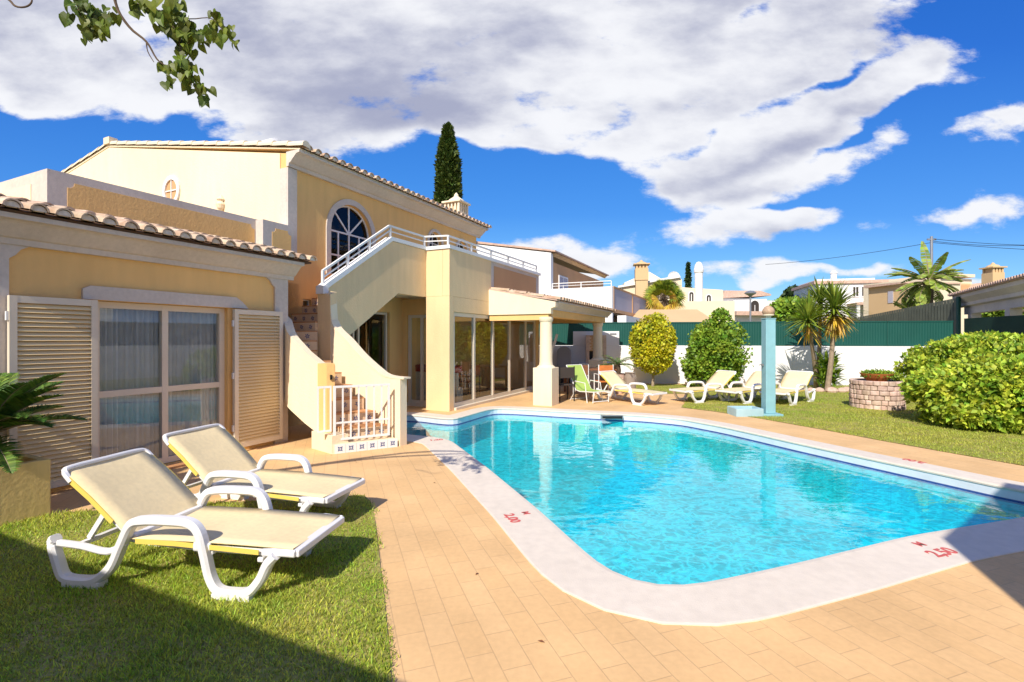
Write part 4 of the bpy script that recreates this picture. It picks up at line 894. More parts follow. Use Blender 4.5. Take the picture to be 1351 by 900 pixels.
yb = g(1077, 513); h1 = at(1066, 424, 15.3); h3 = at(1082, 400, 15.9)
yucca('left hand yucca with leaning trunk and green rosettes beside the white wall', (yb.x, yb.y, 0), [(h1, 150, .86, 14), (h3, 130, .80, 10)], .06)
yb = g(1091, 517); h2 = at(1101, 408, 15.2)
yucca('right hand yucca with a straight trunk and yellowing lower leaves', (yb.x, yb.y, 0), [(h2, 190, .92, 130)], .07)
sh = thing('ground_shrub', 'low strap leaved green plant at the foot of the yuccas', 'plant', (10.05, 15.75, 0)); m_ = MB()
for i in range(150): strap(m_, (10.1 + random.uniform(-.22, .22), 15.7 + random.uniform(-.1, .2), random.uniform(.1, .95)), i * 2.399, R(random.uniform(20, 80)), random.uniform(.25, .5), .045, random.uniform(.3, .9))
build('leaves', m_, 'shrub', sh)
for i, (x, y, s) in enumerate([(9.55, 15.3, .12), (9.8, 15.1, .15), (10.15, 15.15, .13), (10.4, 15.3, .14), (9.4, 15.5, .10)]):
    m_ = MB(); m_.lathe((x, y, .0), [(s * .8, -.02), (s, s * .4), (s * .75, s * .9), (s * .2, s * 1.15), (0, s * 1.16)], 9, 1.2); o = build('rock', m_, 'stone'); tag(o, 'grey brown stone laid round the foot of the yuccas', 'rock', 'stones round the yuccas')
# ================================================================ stone planter and bowl
sc_ = Vector((8.70, 11.75, 0)); sp = thing('stone_planter', 'round drum of rough pinkish stones on the lawn', 'stone planter', sc_); Rr = .545
core = MB(); core.lathe(tuple(sc_), [(Rr - .03, -.02), (Rr - .03, .66), (Rr - .12, .665), (Rr - .14, .6), (0, .6)], 40); build('mortar_core', core, 'mortar', sp)
stn = MB(); z = 0.0
for row in range(6):
    hh = .112; a = random.uniform(0, 1); a_end = a + 2 * math.pi
    while a < a_end - .1:
        da = min(random.uniform(.17, .36), a_end - a); g_ = .012; r0, r1 = Rr - .08, Rr + random.uniform(-.006, .018); vs = []
        for zz, ins in ((z + .006, .012), (z + .02, 0), (z + hh - .016, 0), (z + hh - .004, .014)):
            for k in range(5): t = a + g_ + (da - 2 * g_) * k / 4; e_ = .012 if k in (0, 4) else 0; vs.append((sc_.x + (r1 - ins - e_) * math.cos(t), sc_.y + (r1 - ins - e_) * math.sin(t), zz + random.uniform(-.004, .004)))
            for k in range(4, -1, -1): t = a + g_ + (da - 2 * g_) * k / 4; vs.append((sc_.x + r0 * math.cos(t), sc_.y + r0 * math.sin(t), zz))
        fs = [(l * 10 + k, l * 10 + (k + 1) % 10, l * 10 + 10 + (k + 1) % 10, l * 10 + 10 + k) for l in range(3) for k in range(10)] + [tuple(range(10))[::-1], tuple(range(30, 40))]
        stn.add(vs, fs); a += da
    z += hh
build('stones', stn, 'stone', sp)
bp = thing('terracotta_bowl', 'wide terracotta bowl standing on the stone planter', 'plant bowl', (8.62, 11.65, .60)); bm_ = MB(); bm_.lathe((8.62, 11.65, .60), [(.15, 0), (.20, .03), (.19, .06), (.27, .14), (.33, .22), (.34, .235), (.31, .235), (.28, .18), (0, .17)], 30); build('bowl', bm_, 'pot', bp, smooth=False)
pt = thing('bowl_plant', 'low green trailing plant spilling from the terracotta bowl', 'plant', (8.62, 11.65, .77)); P, D = crown_pts((8.66, 11.65, .80), (.34, .3, .11), 1500, 30, .5, .3); P2_, D2_ = crown_pts((8.98, 11.6, .76), (.2, .15, .09), 600, 12, .5, .3); leaf_mesh('foliage', np.concatenate([P, P2_]), np.concatenate([D, D2_]), .05, 'shrub', pt)
# ================================================================ pale blue shower post
bc = g(1017, 549); tp = thing('garden_post', 'square pale blue post with a domed lamp on top by the pool', 'post', (bc.x, bc.y, 0))
m_ = MB(); cx, cy = bc.x, bc.y + .1; m_.box(cx - .105, cy - .105, .05, cx + .105, cy + .105, 2.07); build('post', m_, 'teal', tp, bevel=.012)
m_ = MB(); m_.box(cx - .22, cy - .2, -.02, cx + .22, cy + .2, .05).box(cx - .115, cy - .115, 2.071, cx + .115, cy + .115, 2.09); build('post_base', m_, 'teal', tp, bevel=.01)
m_ = MB(); m_.box(cx - .145, cy - .03, 1.07, cx - .115, cy + .03, 1.11); m_.tube([(cx - .14, cy, 1.10), (cx - .18, cy, 1.10), (cx - .19, cy, 1.07)], .01); build('tap', m_, 'metalgrey', tp)
ld = thing('lamp_globe', 'brownish domed lamp shade on top of the pale blue post', 'lamp', (cx, cy, 2.10)); m_ = MB(); m_.lathe((cx, cy, 2.10), [(.05, 0), (.06, .04), (.11, .05), (.115, .08)], 20); build('collar', m_, 'bgcream', ld); m_ = MB(); m_.lathe((cx, cy, 2.18), [(.10, 0), (.125, .03), (.12, .09), (.08, .15), (.03, .18), (0, .185)], 20); build('lamp_shade', m_, mat('amber shade', (.50, .34, .22), .5, .2, 20), ld, smooth=True)
fb = thing('foot_bath', 'low pale blue concrete trough beside the blue post', 'foot bath', (bc.x - .62, bc.y + .05, 0)); x0, x1, y0, y1 = bc.x - .78, bc.x - .2, bc.y - .10, bc.y + .36
m_ = MB(); m_.box(x0, y0, -.02, x1, y0 + .06, .17).box(x0, y1 - .06, -.02, x1, y1, .17).box(x0, y0 + .06, -.02, x0 + .06, y1 - .06, .17).box(x1 - .06, y0 + .06, -.02, x1, y1 - .06, .17); build('trough_wall', m_, 'tealbase', fb, bevel=.008); build('trough_floor', MB().box(x0 + .06, y0 + .06, 0, x1 - .06, y1 - .06, .12), 'tealbase', fb)
# ================================================================ patio furniture
gr = thing('sling_chair', 'lime green reclining sling chair with thin white frame by the porch column', 'reclining chair', (1.95, 12.95, 0))
gT = lambda x, y, z: Vector((2.28, 12.55, 0)) + Vector((-.52, .855, 0)) * x + Vector((.855, .52, 0)) * y + Vector((0, 0, z))
m_ = MB(gT)
for s in (-.26, .26):
    m_.tube([(0, s, .30), (.55, s, .27), (.72, s, .30), (1.12, s, .93)], .014, 6); m_.tube([(.25, s, .0), (.30, s, .29), (.34, s, .50), (.74, s, .53), (.80, s, .40)], .013, 6); m_.tube([(.95, s, 0), (.72, s, .30)], .013, 6); m_.tube([(.0, s, .30), (.03, s, .02)], .013, 6)
m_.tube([(.03, -.26, .05), (.03, .26, .05)], .012, 6).tube([(.95, -.26, .03), (.95, .26, .03)], .012, 6).tube([(1.12, -.26, .93), (1.12, .26, .93)], .014, 6).tube([(.0, -.26, .3), (.0, .26, .3)], .014, 6); build('frame', m_, 'plastic', gr)
m_ = MB(gT); pr_ = [(0, .31), (.3, .285), (.55, .28), (.70, .31), (.9, .6), (1.12, .94)]; m_.sweep([(x, 0, z) for x, z in pr_], [(-.24, -.006), (.24, -.006), (.24, .006), (-.24, .006)]); build('sling', m_, 'lime', gr)
tb = thing('dining_table', 'dark brown garden dining table under the porch', 'table', (2.35, 15.0, 0)); m_ = MB(); m_.box(1.55, 14.55, .71, 3.1, 15.5, .75); build('table_top', m_, 'wood', tb, bevel=.006)
for x in (1.65, 3.0):
    for y in (14.65, 15.4): build('leg', MB().box(x - .03, y - .03, 0, x + .03, y + .03, .71), 'wood', tb)
def chair(label, x, y, rz, seat='orangewood', fr='plastic', group='chairs round the garden table', legh=.45):
    root = thing('garden_chair', label, 'chair', (x, y, 0), group); cc, ss = math.cos(rz), math.sin(rz)
    T = lambda u, v, z: Vector((x + u * cc - v * ss, y + u * ss + v * cc, z))
    for u in (-.21, .21):
        for v in (-.2, .2): m_ = MB(T); m_.tube([(u, v, 0), (u, v, legh if v < 0 else .92)], .016, 6); build('leg', m_, fr, root)
    m_ = MB(T); m_.tube([(-.21, -.2, .64), (-.21, .2, .64)], .014, 6).tube([(.21, -.2, .64), (.21, .2, .64)], .014, 6).tube([(-.21, -.2, legh), (-.21, -.2, .64)], .014, 6).tube([(.21, -.2, legh), (.21, -.2, .64)], .014, 6); build('armrest', m_, fr, root)
    m_ = MB(T); m_.box(-.2, -.2, legh - .03, .2, .2, legh); build('seat', m_, seat, root)
    m_ = MB(T)
    m_.box(-.2, .19, .62, .2, .215, .90); build('backrest', m_, seat, root); return root
chair('garden chair with an orange back and white legs, right of the table', 2.62, 14.1, math.pi + .15)
chair('white legged garden chair between the green sling chair and the table', 1.98, 14.2, math.pi - .1, 'wood')
chair('dark framed garden chair half hidden behind the green sling chair', 1.38, 13.15, R(200), 'dark', 'black')
# interior dining set and sofa seen through the glass
for k, (a, b, r) in enumerate([(11.2, 7.2, .2), (12.1, 7.1, -.1), (11.2, 8.6, 3.2), (12.2, 8.6, 3.0)]):
    q = H(a, b, 0); chair(['nearest', 'second', 'far left', 'far right'][k] + ' dining chair seen through the glass doors of the room', q.x, q.y, R(64.5) + math.pi + r, 'orangewood', 'black', 'dining chairs behind the glass')
t = thing('dining_table', 'indoor dining table seen through the glass doors', 'table', H(11.7, 7.9, 0)); m_ = MB(H); m_.box(10.9, 7.55, .70, 12.5, 8.25, .74); build('table_top', m_, 'orangewood', t)
for a in (11.0, 12.4):
    for b_ in (7.65, 8.15): build('leg', hb((a - .03, b_ - .03, .015, a + .03, b_ + .03, .70)), 'orangewood', t)
sf = thing('sofa', 'cream sofa with a red seat seen through the small side door', 'sofa', H(12.2, 7.2, 0)); 
sf.location = H(10.9, 7.1, 0); build('body', hb((10.45, 6.5, .015, 10.55, 7.9, .80), (10.55, 6.5, .015, 10.75, 7.9, .42)), 'bgcream', sf, bevel=.02); build('cushion', hb((10.43, 6.52, .80, 10.75, 7.88, .98)), 'red', sf, bevel=.03)
# red curtain strip / counter by the left door
# barbecue against the wall
W0 = Vector((4.67, 18.33, 0)); W1 = Vector((14.2, 17.0, 0)); WD = (W1 - W0).normalized(); WN = Vector((WD.y, -WD.x, 0))
def WL(u, n, z): return W0 + WD * u + WN * n + Vector((0, 0, z))
def upx(px):                                # distance along the wall plane seen at a column
    r = (px - CX) / F; return (W0.x - r * W0.y) / (r * WD.y - WD.x)
wl = thing('garden_wall', 'long white rendered garden wall behind the lawn', 'wall', tuple(WL(3, 0, 0)))
m_ = MB(WL); m_.box(-9, -.2, -.05, upx(1264) + .3, 0, 1.385); build('wall', m_, 'whitewall', wl, bevel=.01)
m_ = MB(WL); m_.box(upx(756), -.2, 1.386, upx(817), .003, 1.93); build('raised_wall', m_, 'whitewall', wl, bevel=.01)
m_ = MB(WL); u = upx(809); m_.box(u - .12, .004, 1.80, u + .12, .02, 1.86); build('vent', m_, 'metalgrey', wl)
fe = thing('sheet_fence', 'dark green ribbed sheet fence on top of the white garden wall', 'fence', tuple(WL(3, -.1, 1.385)))
def fence_panels(T, u0, u1, z0, z1, parent, n0=-.14, pitch=.085, pw=2.0, mt='fence'):
    k = max(1, int(round((u1 - u0) / pw))); 
    for i in range(k):
        a, b = u0 + (u1 - u0) * i / k + .01, u0 + (u1 - u0) * (i + 1) / k - .01; vs = []; n = int((b - a) / pitch * 2)
        for j in range(n + 1):
            u = a + (b - a) * j / n
            for q, e in ((0, .28), (1, 0)): pass
            d = .009 if (j // 1) % 2 else 0.0
            vs += [(u, n0 + d, z0), (u, n0 + d, z1)]
        m_ = MB(T); m_.add(vs, [(2*j, 2*j+1, 2*j+3, 2*j+2) for j in range(n)]); m_.box(a, n0 - .02, z1 - .04, b, n0 + .022, z1 + .0); m_.box(a, n0 - .02, z0, b, n0 + .02, z0 + .03); build('panel', m_, mt, parent)
        m_ = MB(T); m_.box(a - .03, n0 - .06, z0, a + .01, n0 - .021, z1); build('post', m_, mt, parent)
fence_panels(WL, upx(700), upx(1262), 1.40, 2.27, fe)
bb = thing('barbecue', 'built in brick barbecue with a dark firebox against the raised wall', 'barbecue', tuple(WL(upx(783), .3, 0)))
u0, u1 = upx(773), upx(799); m_ = MB(WL); m_.box(u0 - .25, .01, -.02, u1 + .2, .6, .75); build('base', m_, 'whitewall', bb)
m_ = MB(WL); m_.box(u0, .01, .75, u0 + .12, .5, 1.78).box(u1 - .12, .01, .75, u1, .5, 1.78).box(u0 + .12, .01, 1.2, u1 - .12, .45, 1.78); bo = build('hood', m_, 'stone', bb)
m_ = MB(WL); 
for i in range(9):
    for j in range(4): 
        uu = u0 + .13 + (u1 - u0 - .26) * (j + (.5 if i % 2 else 0)) / 4.5; m_.box(uu + .005, .451, 1.2 + i * .064, uu + (u1 - u0 - .26) / 4.5 - .005, .458, 1.2 + i * .064 + .052)
build('brickwork', m_, 'orange', bb)
m_ = MB(WL); m_.box(u0 + .121, .02, .751, u1 - .121, .30, 1.195); build('firebox', m_, 'black', bb)
m_ = MB(WL); uu = upx(745); m_.prism([(uu - .25, .35), (uu + .25, .35), (uu + .25, .8), (uu - .25, .8)], .25, 1.1); 
cv = thing('grey_block', 'tall grey round topped block standing behind the first porch column', 'garden cover', tuple(WL(uu, .5, 0)))
m_ = MB(WL); pts = [(uu - .26, .2), (uu - .26, 1.15)] + [(uu + .26 * math.cos(t), 1.15 + .22 * math.sin(t)) for t in np.linspace(math.pi, 0, 10)][1:] + [(uu + .26, .2)]; m_.ext([(a, .35, z) for a, z in pts], (0, .4, 0)); build('cover', m_, 'stucco_grey', cv, bevel=.03)  # plain grey block with a rounded top
build('base', MB(WL).box(uu - .22, .4, 0, uu + .22, .72, .2), 'black', cv)
ps = thing('parasol_arm', 'white slanting parasol arm leaning beside the first porch column', 'pole', tuple(at(729, 468, 16.5))); m_ = MB(); m_.sweep([tuple(at(727, 468, 16.5)), tuple(at(735, 441, 16.5))], [(-.07, -.04), (.07, -.04), (.07, .04), (-.07, .04)]); m_.tube([tuple(at(727, 468, 16.5)), tuple(g(725, 513))], .03); build('arm', m_, 'white', ps)
# potted cycad by the wall
pc = Vector((3.18, 14.9, 0)); pp = thing('plant_pot', 'grey brown pot holding the small cycad near the table', 'pot', pc); m_ = MB(); m_.lathe(tuple(pc), [(.16, 0), (.22, .3), (.25, .58), (.27, .6), (.24, .6), (.22, .54), (0, .53)], 20); build('pot', m_, 'stone', pp)
cycad('small arching cycad in the pot between the porch and the yellow bush', (pc.x, pc.y, .55), .28, [(i * 2.399, R(random.uniform(15, 55)), random.uniform(.85, 1.1)) for i in range(15)], .72, ll=.12)
for x, y, lb in ((3.52, 14.7, 'brown slatted pot beside the cycad pot'), (2.9, 15.6, 'small grey urn behind the dining table')):
    m_ = MB(); m_.lathe((x, y, 0), [(.12, 0), (.18, .2), (.17, .5), (.14, .62), (.16, .64), (.12, .64), (.1, .6), (0, .6)], 16); o = build('urn', m_, 'mortar'); tag(o, lb, 'pot')
# side boundary at right
SW0 = Vector((15.45, 16.8, 0)); SW1 = Vector((12.2, 1.0, 0)); SD = (SW1 - SW0).normalized(); SN = Vector((SD.y, -SD.x, 0)) 
def SL(u, n, z): return SW0 + SD * u + SN * n + Vector((0, 0, z))
sw_ = thing('side_wall', 'low white side wall carrying a dark green screen at right', 'wall', tuple(SL(8, 0, 0))); m_ = MB(SL); m_.box(0, -.1, -.05, 19, .1, 1.36); build('wall', m_, 'whitewall', sw_)
sf_ = thing('screen_fence', 'very dark green screen fence behind the big round bushes', 'fence', tuple(SL(8, 0, 1.36))); m_ = MB(SL); m_.box(0, -.03, 1.37, 19, .03, 2.34); build('screen', m_, 'fencedark', sf_)
P = []
n = 26000; uu = rng.uniform(.5, 19, n); zz = rng.uniform(0.9, 2.2, n) ; nn_ = rng.normal(0, .25, n)
# ================================================================ background
def bld(name, label, frame_o, ang, cat='house', group=None):
    """returns (root, T): local x to the right, y away, z up, origin at frame_o"""
    ca, sa = math.cos(ang), math.sin(ang); o = Vector(frame_o)
    T = lambda x, y, z: Vector((o.x + x * ca - y * sa, o.y + x * sa + y * ca, z)); return thing(name, label, cat, (o.x, o.y, 0), group), T
def win(T, x, z, w, h, parent, y=0, arch=False, fm='white', depth=.05, pm='dark'):
    m_ = MB(T); f = .07
    if arch:
        for i in range(10):
            t0, t1 = math.pi * i / 10, math.pi * (i + 1) / 10; r0, r1 = w / 2, w / 2 + f
            m_.ext([(x + r * math.cos(t), y - depth, z + h + r * math.sin(t)) for r, t in ((r0, t0), (r0, t1), (r1, t1), (r1, t0))], (0, depth, 0))
    else: m_.box(x - w / 2 - f, y - depth, z + h, x + w / 2 + f, y, z + h + f)
    m_.box(x - w / 2 - f, y - depth, z, x - w / 2, y, z + h).box(x + w / 2, y - depth, z, x + w / 2 + f, y, z + h).box(x - w / 2 - f, y - depth - .03, z - f, x + w / 2 + f, y, z).box(x - .03, y - depth + .01, z, x + .03, y, z + h)
    o = build('window', m_, fm, parent); pl = [(x - w / 2, z), (x + w / 2, z)] + ([(x + w / 2 * math.cos(t), z + h + w / 2 * math.sin(t)) for t in np.linspace(0, math.pi, 10)] if arch else [(x + w / 2, z + h), (x - w / 2, z + h)])
    m_ = MB(T); m_.ext([(a, y - .02, c_) for a, c_ in pl], (0, .015, 0)); build('pane', m_, pm, o)
def chimney(T, x, y, z0, z1, w, parent, m='bgcream', rnd=False):
    m_ = MB(T); h = z1 - z0
    if rnd: m_.lathe((x, y, z0), [(w / 2, 0), (w / 2, h * .72), (w * .6, h * .74), (w * .62, h * .8), (w * .5, h * .9), (w * .3, h * .98), (0, h)], 16)
    else:
        m_.box(x - w / 2, y - w / 2, z0, x + w / 2, y + w / 2, z0 + h * .55)
        for i in range(4):
            for s in (-1, 1): xx = x - w / 2 + w * (i + .5) / 4; m_.box(xx - w * .07, y + s * w * .42 - .04, z0 + h * .55, xx + w * .07, y + s * w * .42 + .04, z0 + h * .74)
        m_.box(x - w * .35, y - w * .35, z0 + h * .55, x + w * .35, y + w * .35, z0 + h * .74)
        m_.box(x - w * .62, y - w * .62, z0 + h * .74, x + w * .62, y + w * .62, z0 + h * .79); m_.lathe((x, y, z0 + h * .79), [(w * .5, 0), (w * .38, h * .07), (w * .15, h * .12), (w * .12, h * .16), (0, h * .21)], 12)
    return build('chimney', m_, m, parent)
# neighbour white villa with orange facade (same orientation as the villa)
nb = thing('neighbour_villa', 'white neighbouring villa with an orange side and a white balcony beyond the porch', 'house', H(22, 8.5, 0))
m_ = MB(H); m_.ext([(22, b, z) for b, z in [(8.44, -.03), (8.44, 5.75), (14, 6.75), (18, 6.0), (18, -.03)]], (.3, 0, 0)); build('white_wall', m_, 'whitewall', nb)
m_ = MB(H); m_.box(22.302, 8.46, -.03, 31.6, 8.8, 5.35); build('orange_wall', m_, 'orange', nb)
m_ = MB(H); cornice(m_, 22.3, 31.9, 8.46, 5.78, .16, .18); build('cornice', m_, 'bgtan', nb)
m_ = MB(H); m_.ext([(22.0, b, z) for b, z in [(8.22, 5.79), (8.22, 5.86), (14, 6.92), (18.2, 6.1), (18.2, 6.0), (14, 6.8)]], (10.1, 0, 0)); build('roof', m_, 'pinkroof', nb)
m_ = MB(H); m_.box(22.02, 5.49, 2.95, 22.25, 8.43, 4.02).box(22.02, 5.49, -.03, 22.2, 8.43, 2.949); build('balcony_wall', m_, 'whitewall', nb)
m_ = MB(H); m_.box(22.252, 5.5, 3.0, 31.5, 5.7, 3.98); build('balcony_wall', m_, 'lilac', nb)
m_ = MB(H); m_.box(22.2, 5.45, 2.85, 31.6, 5.72, 2.998).box(22.255, 5.47, 3.98, 31.6, 5.73, 4.05).box(22.255, 5.47, 3.0, 22.35, 5.497, 3.97).box(26.3, 5.47, 3.0, 26.45, 5.497, 3.97).box(31.3, 5.47, 3.0, 31.5, 5.497, 3.97); build('balcony_band', m_, 'orange', nb)
m_ = MB(H); m_.box(22.2, 5.72, 2.85, 31.5, 8.45, 2.95).box(22.2, 4.9, -.03, 31, 5.3, 2.7); build('lower_wall', m_, 'whitewall', nb)
T_ = lambda x, y, z: H(22 + x, 8.455 + y, z)
win(T_, 1.75, 3.0, 1.2, 1.75, nb, 0, pm='lilac'); win(T_, 6.2, 3.75, .5, .5, nb, 0, True)
railing('balcony_railing', [(22.1, 8.4, 4.02), (22.1, 5.55, 4.02)], .26, 'white', nb)
# low tiled outbuilding right of it
T2 = None
r2, T2 = bld('tiled_outbuilding', 'low white outbuilding with a pale orange tiled roof behind the fence', (5.6, 25.0, 0), R(-4)); m_ = MB(T2); m_.box(-2, 0, -.03, 4.4, 4, 2.35); build('wall', m_, 'bgwhite', r2); m_ = MB(T2); m_.ext([(-2.2, y, z) for y, z in [(-.3, 2.36), (-.3, 2.45), (3.0, 3.3), (4.3, 2.5), (4.3, 2.36)]], (6.8, 0, 0)); build('roof', m_, 'bgtan', r2)
# cream house with tall round chimney
Y = 40.0
o_ = at(905, 447, Y); r3, T3 = bld('cream_house', 'cream house with arched windows and a tall round white chimney', (o_.x, o_.y, 0), R(-6)); k = Y / F
zz_ = lambda py, Y=Y: EYE + (HY - py) * Y / F
m_ = MB(T3); m_.ext([(x, 0, z) for x, z in [(-1.6, 0), (-1.6, zz_(375)), (-1.2, zz_(378)), (2.9, zz_(383)), (2.9, 0)]], (0, 6, 0)); build('wall', m_, 'bgcream', r3)
m_ = MB(T3); m_.box(-1.8, -1.2, 0, 3.4, -.01, zz_(399)); build('front_wall', m_, 'bgcream', r3)
win(T3, .42, zz_(398), .34, .6, r3, 0, True); win(T3, 1.78, zz_(398), .34, .35, r3, 0, True)
chimney(T3, .95, -.2, zz_(400), zz_(346), .62, r3, 'bgwhite', True)
m_ = MB(T3); m_.ext([(x, 0, z) for x, z in [(-4.9, 0), (-4.9, zz_(372)), (-2.9, zz_(358)), (-1.61, zz_(371)), (-1.61, 0)]], (0, 6, 0)); build('gable_wall', m_, 'bgcream', r3)
m_ = MB(T3); m_.ext([(x, -.3, z) for x, z in [(-1.62, zz_(375)), (-2.1, zz_(400)), (-2.1, 0), (-1.4, 0), (-1.4, zz_(400))]], (0, .29, 0)); build('buttress', m_, 'bgtan', r3)
dsh = thing('satellite_dish', 'white satellite dish on the cream house behind the palm', 'satellite dish', tuple(at(889, 372, 39.6))); m_ = MB(); c_ = at(889, 368, 39.2)
vs = []; 
for ri, dp in ((0, .12), (.2, .09), (.4, .03), (.5, -.03)):
    for q in range(16): t = 2 * math.pi * q / 16; vs.append((c_.x + ri * math.cos(t), c_.y + dp, c_.z + ri * math.sin(t) + .1))
m_.add(vs, [(i * 16 + q, i * 16 + (q + 1) % 16, i * 16 + 16 + (q + 1) % 16, i * 16 + 16 + q) for i in range(3) for q in range(16)]); build('dish', m_, 'white', dsh); m_ = MB(); m_.tube([(c_.x, c_.y + .1, c_.z), (c_.x, c_.y + .3, c_.z - 1.2)], .05); build('mast', m_, 'metalgrey', dsh)
# house with the tall square chimney at left
Y = 36.0; o_ = at(845, 447, Y); r4, T4 = bld('white_house', 'pale house with a broad orange capped chimney left of the fan palm', (o_.x, o_.y, 0), R(-10))
zz4 = lambda py: EYE + (HY - py) * 36.0 / F
m_ = MB(T4); m_.ext([(x, 0, z) for x, z in [(-1.4, 0), (-1.4, zz4(378)), (2.6, zz4(366)), (2.9, zz4(370)), (2.9, 0)]], (0, 7, 0)); build('wall', m_, 'bgcream', r4)
m_ = MB(T4); m_.ext([(x, -.2, z) for x, z in [(-1.6, zz4(377)), (-1.6, zz4(379.5)), (2.8, zz4(367.5)), (2.7, zz4(365))]], (0, 7.4, 0)); build('roof', m_, 'bgwhite', r4)
m_ = MB(T4); w_ = .55; m_.prism([(-w_, -1.3), (w_, -1.3), (w_, -.25), (-w_, -.25)], 0, zz4(400)); m_.prism([(-w_ * .75, -1.15), (w_ * .75, -1.15), (w_ * .75, -.35), (-w_ * .75, -.35)], zz4(400), zz4(366)); build('chimney_breast', m_, 'bgtan', r4)
chimney(T4, 0, -.75, zz4(372), zz4(345), .9, r4, 'bgtan')
# white house with clay roof
Y = 52.0; o_ = at(983, 447, Y); r5, T5 = bld('white_house', 'white house with a faded clay roof between the chimney and the blue post', (o_.x, o_.y, 0), R(8)); z5 = lambda py: EYE + (HY - py) * 52.0 / F
m_ = MB(T5); m_.box(-2.6, 0, 0, 2.5, 6, z5(394)); build('wall', m_, 'bgwhite', r5); m_ = MB(T5); m_.ext([(x, -.3, z) for x, z in [(-2.8, z5(394)), (-2.5, z5(384)), (1.6, z5(384)), (2.8, z5(388)), (2.8, z5(390))]], (0, 6.5, 0)); build('roof', m_, 'pinkroof', r5)
m_ = MB(T5); m_.box(-2.9, -2.5, 0, 1.8, -.01, z5(399)); build('porch_wall', m_, 'bgwhite', r5); win(T5, -.6, z5(416), .9, .9, r5, -2.5, True); m_ = MB(T5); m_.box(-3, -3.2, z5(418), 3.0, -2.6, z5(413)); build('lower_roof', m_, 'pinkroof', r5)
# street lamp
lp = at(990, 430, 30); s_ = thing('street_lamp', 'street lamp with a round flat head left of the pale blue post', 'street lamp', (lp.x, lp.y, 0)); m_ = MB(); m_.taper([(lp.x, lp.y, 0), (lp.x, lp.y, at(0, 392, 30).z)], [.07, .05], 10); build('pole', m_, 'metalgrey', s_); m_ = MB(); zt_ = at(0, 392, 30).z; m_.lathe((lp.x, lp.y, zt_), [(.05, 0), (.12, .08), (.33, .2), (.34, .26), (.2, .36), (0, .4)], 20); build('lamp_head', m_, 'metalgrey', s_)
# distant white house behind the yuccas
Y = 48.0; o_ = at(1125, 447, Y); r6, T6 = bld('white_house', 'large white house with a chimney, behind the yucca rosettes', (o_.x, o_.y, 0), R(-14)); z6 = lambda py: EYE + (HY - py) * 48.0 / F
m_ = MB(T6); m_.box(-3.2, 0, 0, 3.2, 7, z6(374)); build('wall', m_, 'bgwhite', r6); m_ = MB(T6); m_.box(-3.4, -.2, z6(374), 3.4, 7.2, z6(370)); build('parapet', m_, 'pinkroof', r6); m_ = MB(T6); m_.box(-3.0, .3, z6(370), 2.0, 6, z6(367)); build('upper_wall', m_, 'bgwhite', r6)
win(T6, .25, z6(391), .45, .9, r6); win(T6, 1.0, z6(391), .45, .9, r6); chimney(T6, -1.3, 1, z6(370), z6(355), .55, r6, 'bgwhite', True)
m_ = MB(T6); m_.box(-.5, -2.2, z6(404), 3.2, -.01, z6(401)); build('porch_roof', m_, 'pinkroof', r6); m_ = MB(T6)
for x in (-.3, 1.1, 2.9): m_.box(x - .12, -2.1, 0, x + .12, -1.86, z6(404))
build('porch_columns', m_, 'bgwhite', r6)
# tan building
Y = 34.0; o_ = at(1198, 447, Y); r7, T7 = bld('tan_house', 'orange tan building with a sloping roof left of the banana palm', (o_.x, o_.y, 0), R(8)); z7 = lambda py, Y=34.0: EYE + (HY - py) * Y / F
m_ = MB(T7); m_.ext([(0, y, z) for y, z in [(0, 0), (0, z7(374)), (3.2, z7(374) + .15), (3.2, 0)]], (4.2, 0, 0)); build('cream_wall', m_, 'bgcream', r7)
m_ = MB(T7); m_.ext([(-.02, y, z) for y, z in [(.02, 0), (.02, z7(377)), (3.15, z7(374) + .1), (3.15, 0)]], (.018, 0, 0)); build('side_wall', m_, 'bgtan', r7)
m_ = MB(T7); m_.ext([(-.3, y, z) for y, z in [(-.1, z7(374)), (-.1, z7(372)), (3.3, z7(372) + .1), (3.3, z7(374))]], (4.4, 0, 0)); build('roof', m_, 'pinkroof', r7)
m_ = MB(T7); m_.box(-.06, 1.1, z7(398), -.021, 1.5, z7(382)); w_ = build('window', m_, 'lilac', r7)
o_ = at(1262, 447, 38.0); r8, T8 = bld('cream_house', 'cream flat roofed house behind the banana palm', (o_.x, o_.y, 0), R(12)); z8 = lambda py: EYE + (HY - py) * 38.0 / F
m_ = MB(T8); m_.box(-3.2, 0, 0, 1.5, 5, z8(368)); build('wall', m_, 'bgcream', r8); m_ = MB(T8); m_.box(-1.7, -.3, z8(366), 1.4, 4, z8(362)); build('parapet', m_, 'bgcream', r8); m_ = MB(T8); m_.box(.2, -.06, z8(389), 1.3, -.01, z8(374)); w_ = build('window', m_, 'bgtan', r8); build('pane', MB(T8).box(.3, -.09, z8(387), 1.2, -.065, z8(376)), 'orange', w_)
m_ = MB(T8); m_.ext([(x, -1.0, z) for x, z in [(.5, z8(386)), (1.5, z8(374)), (6.5, z8(371)), (6.5, z8(386))]], (0, 4, 0)); build('roof', m_, 'pinkroof', r8)
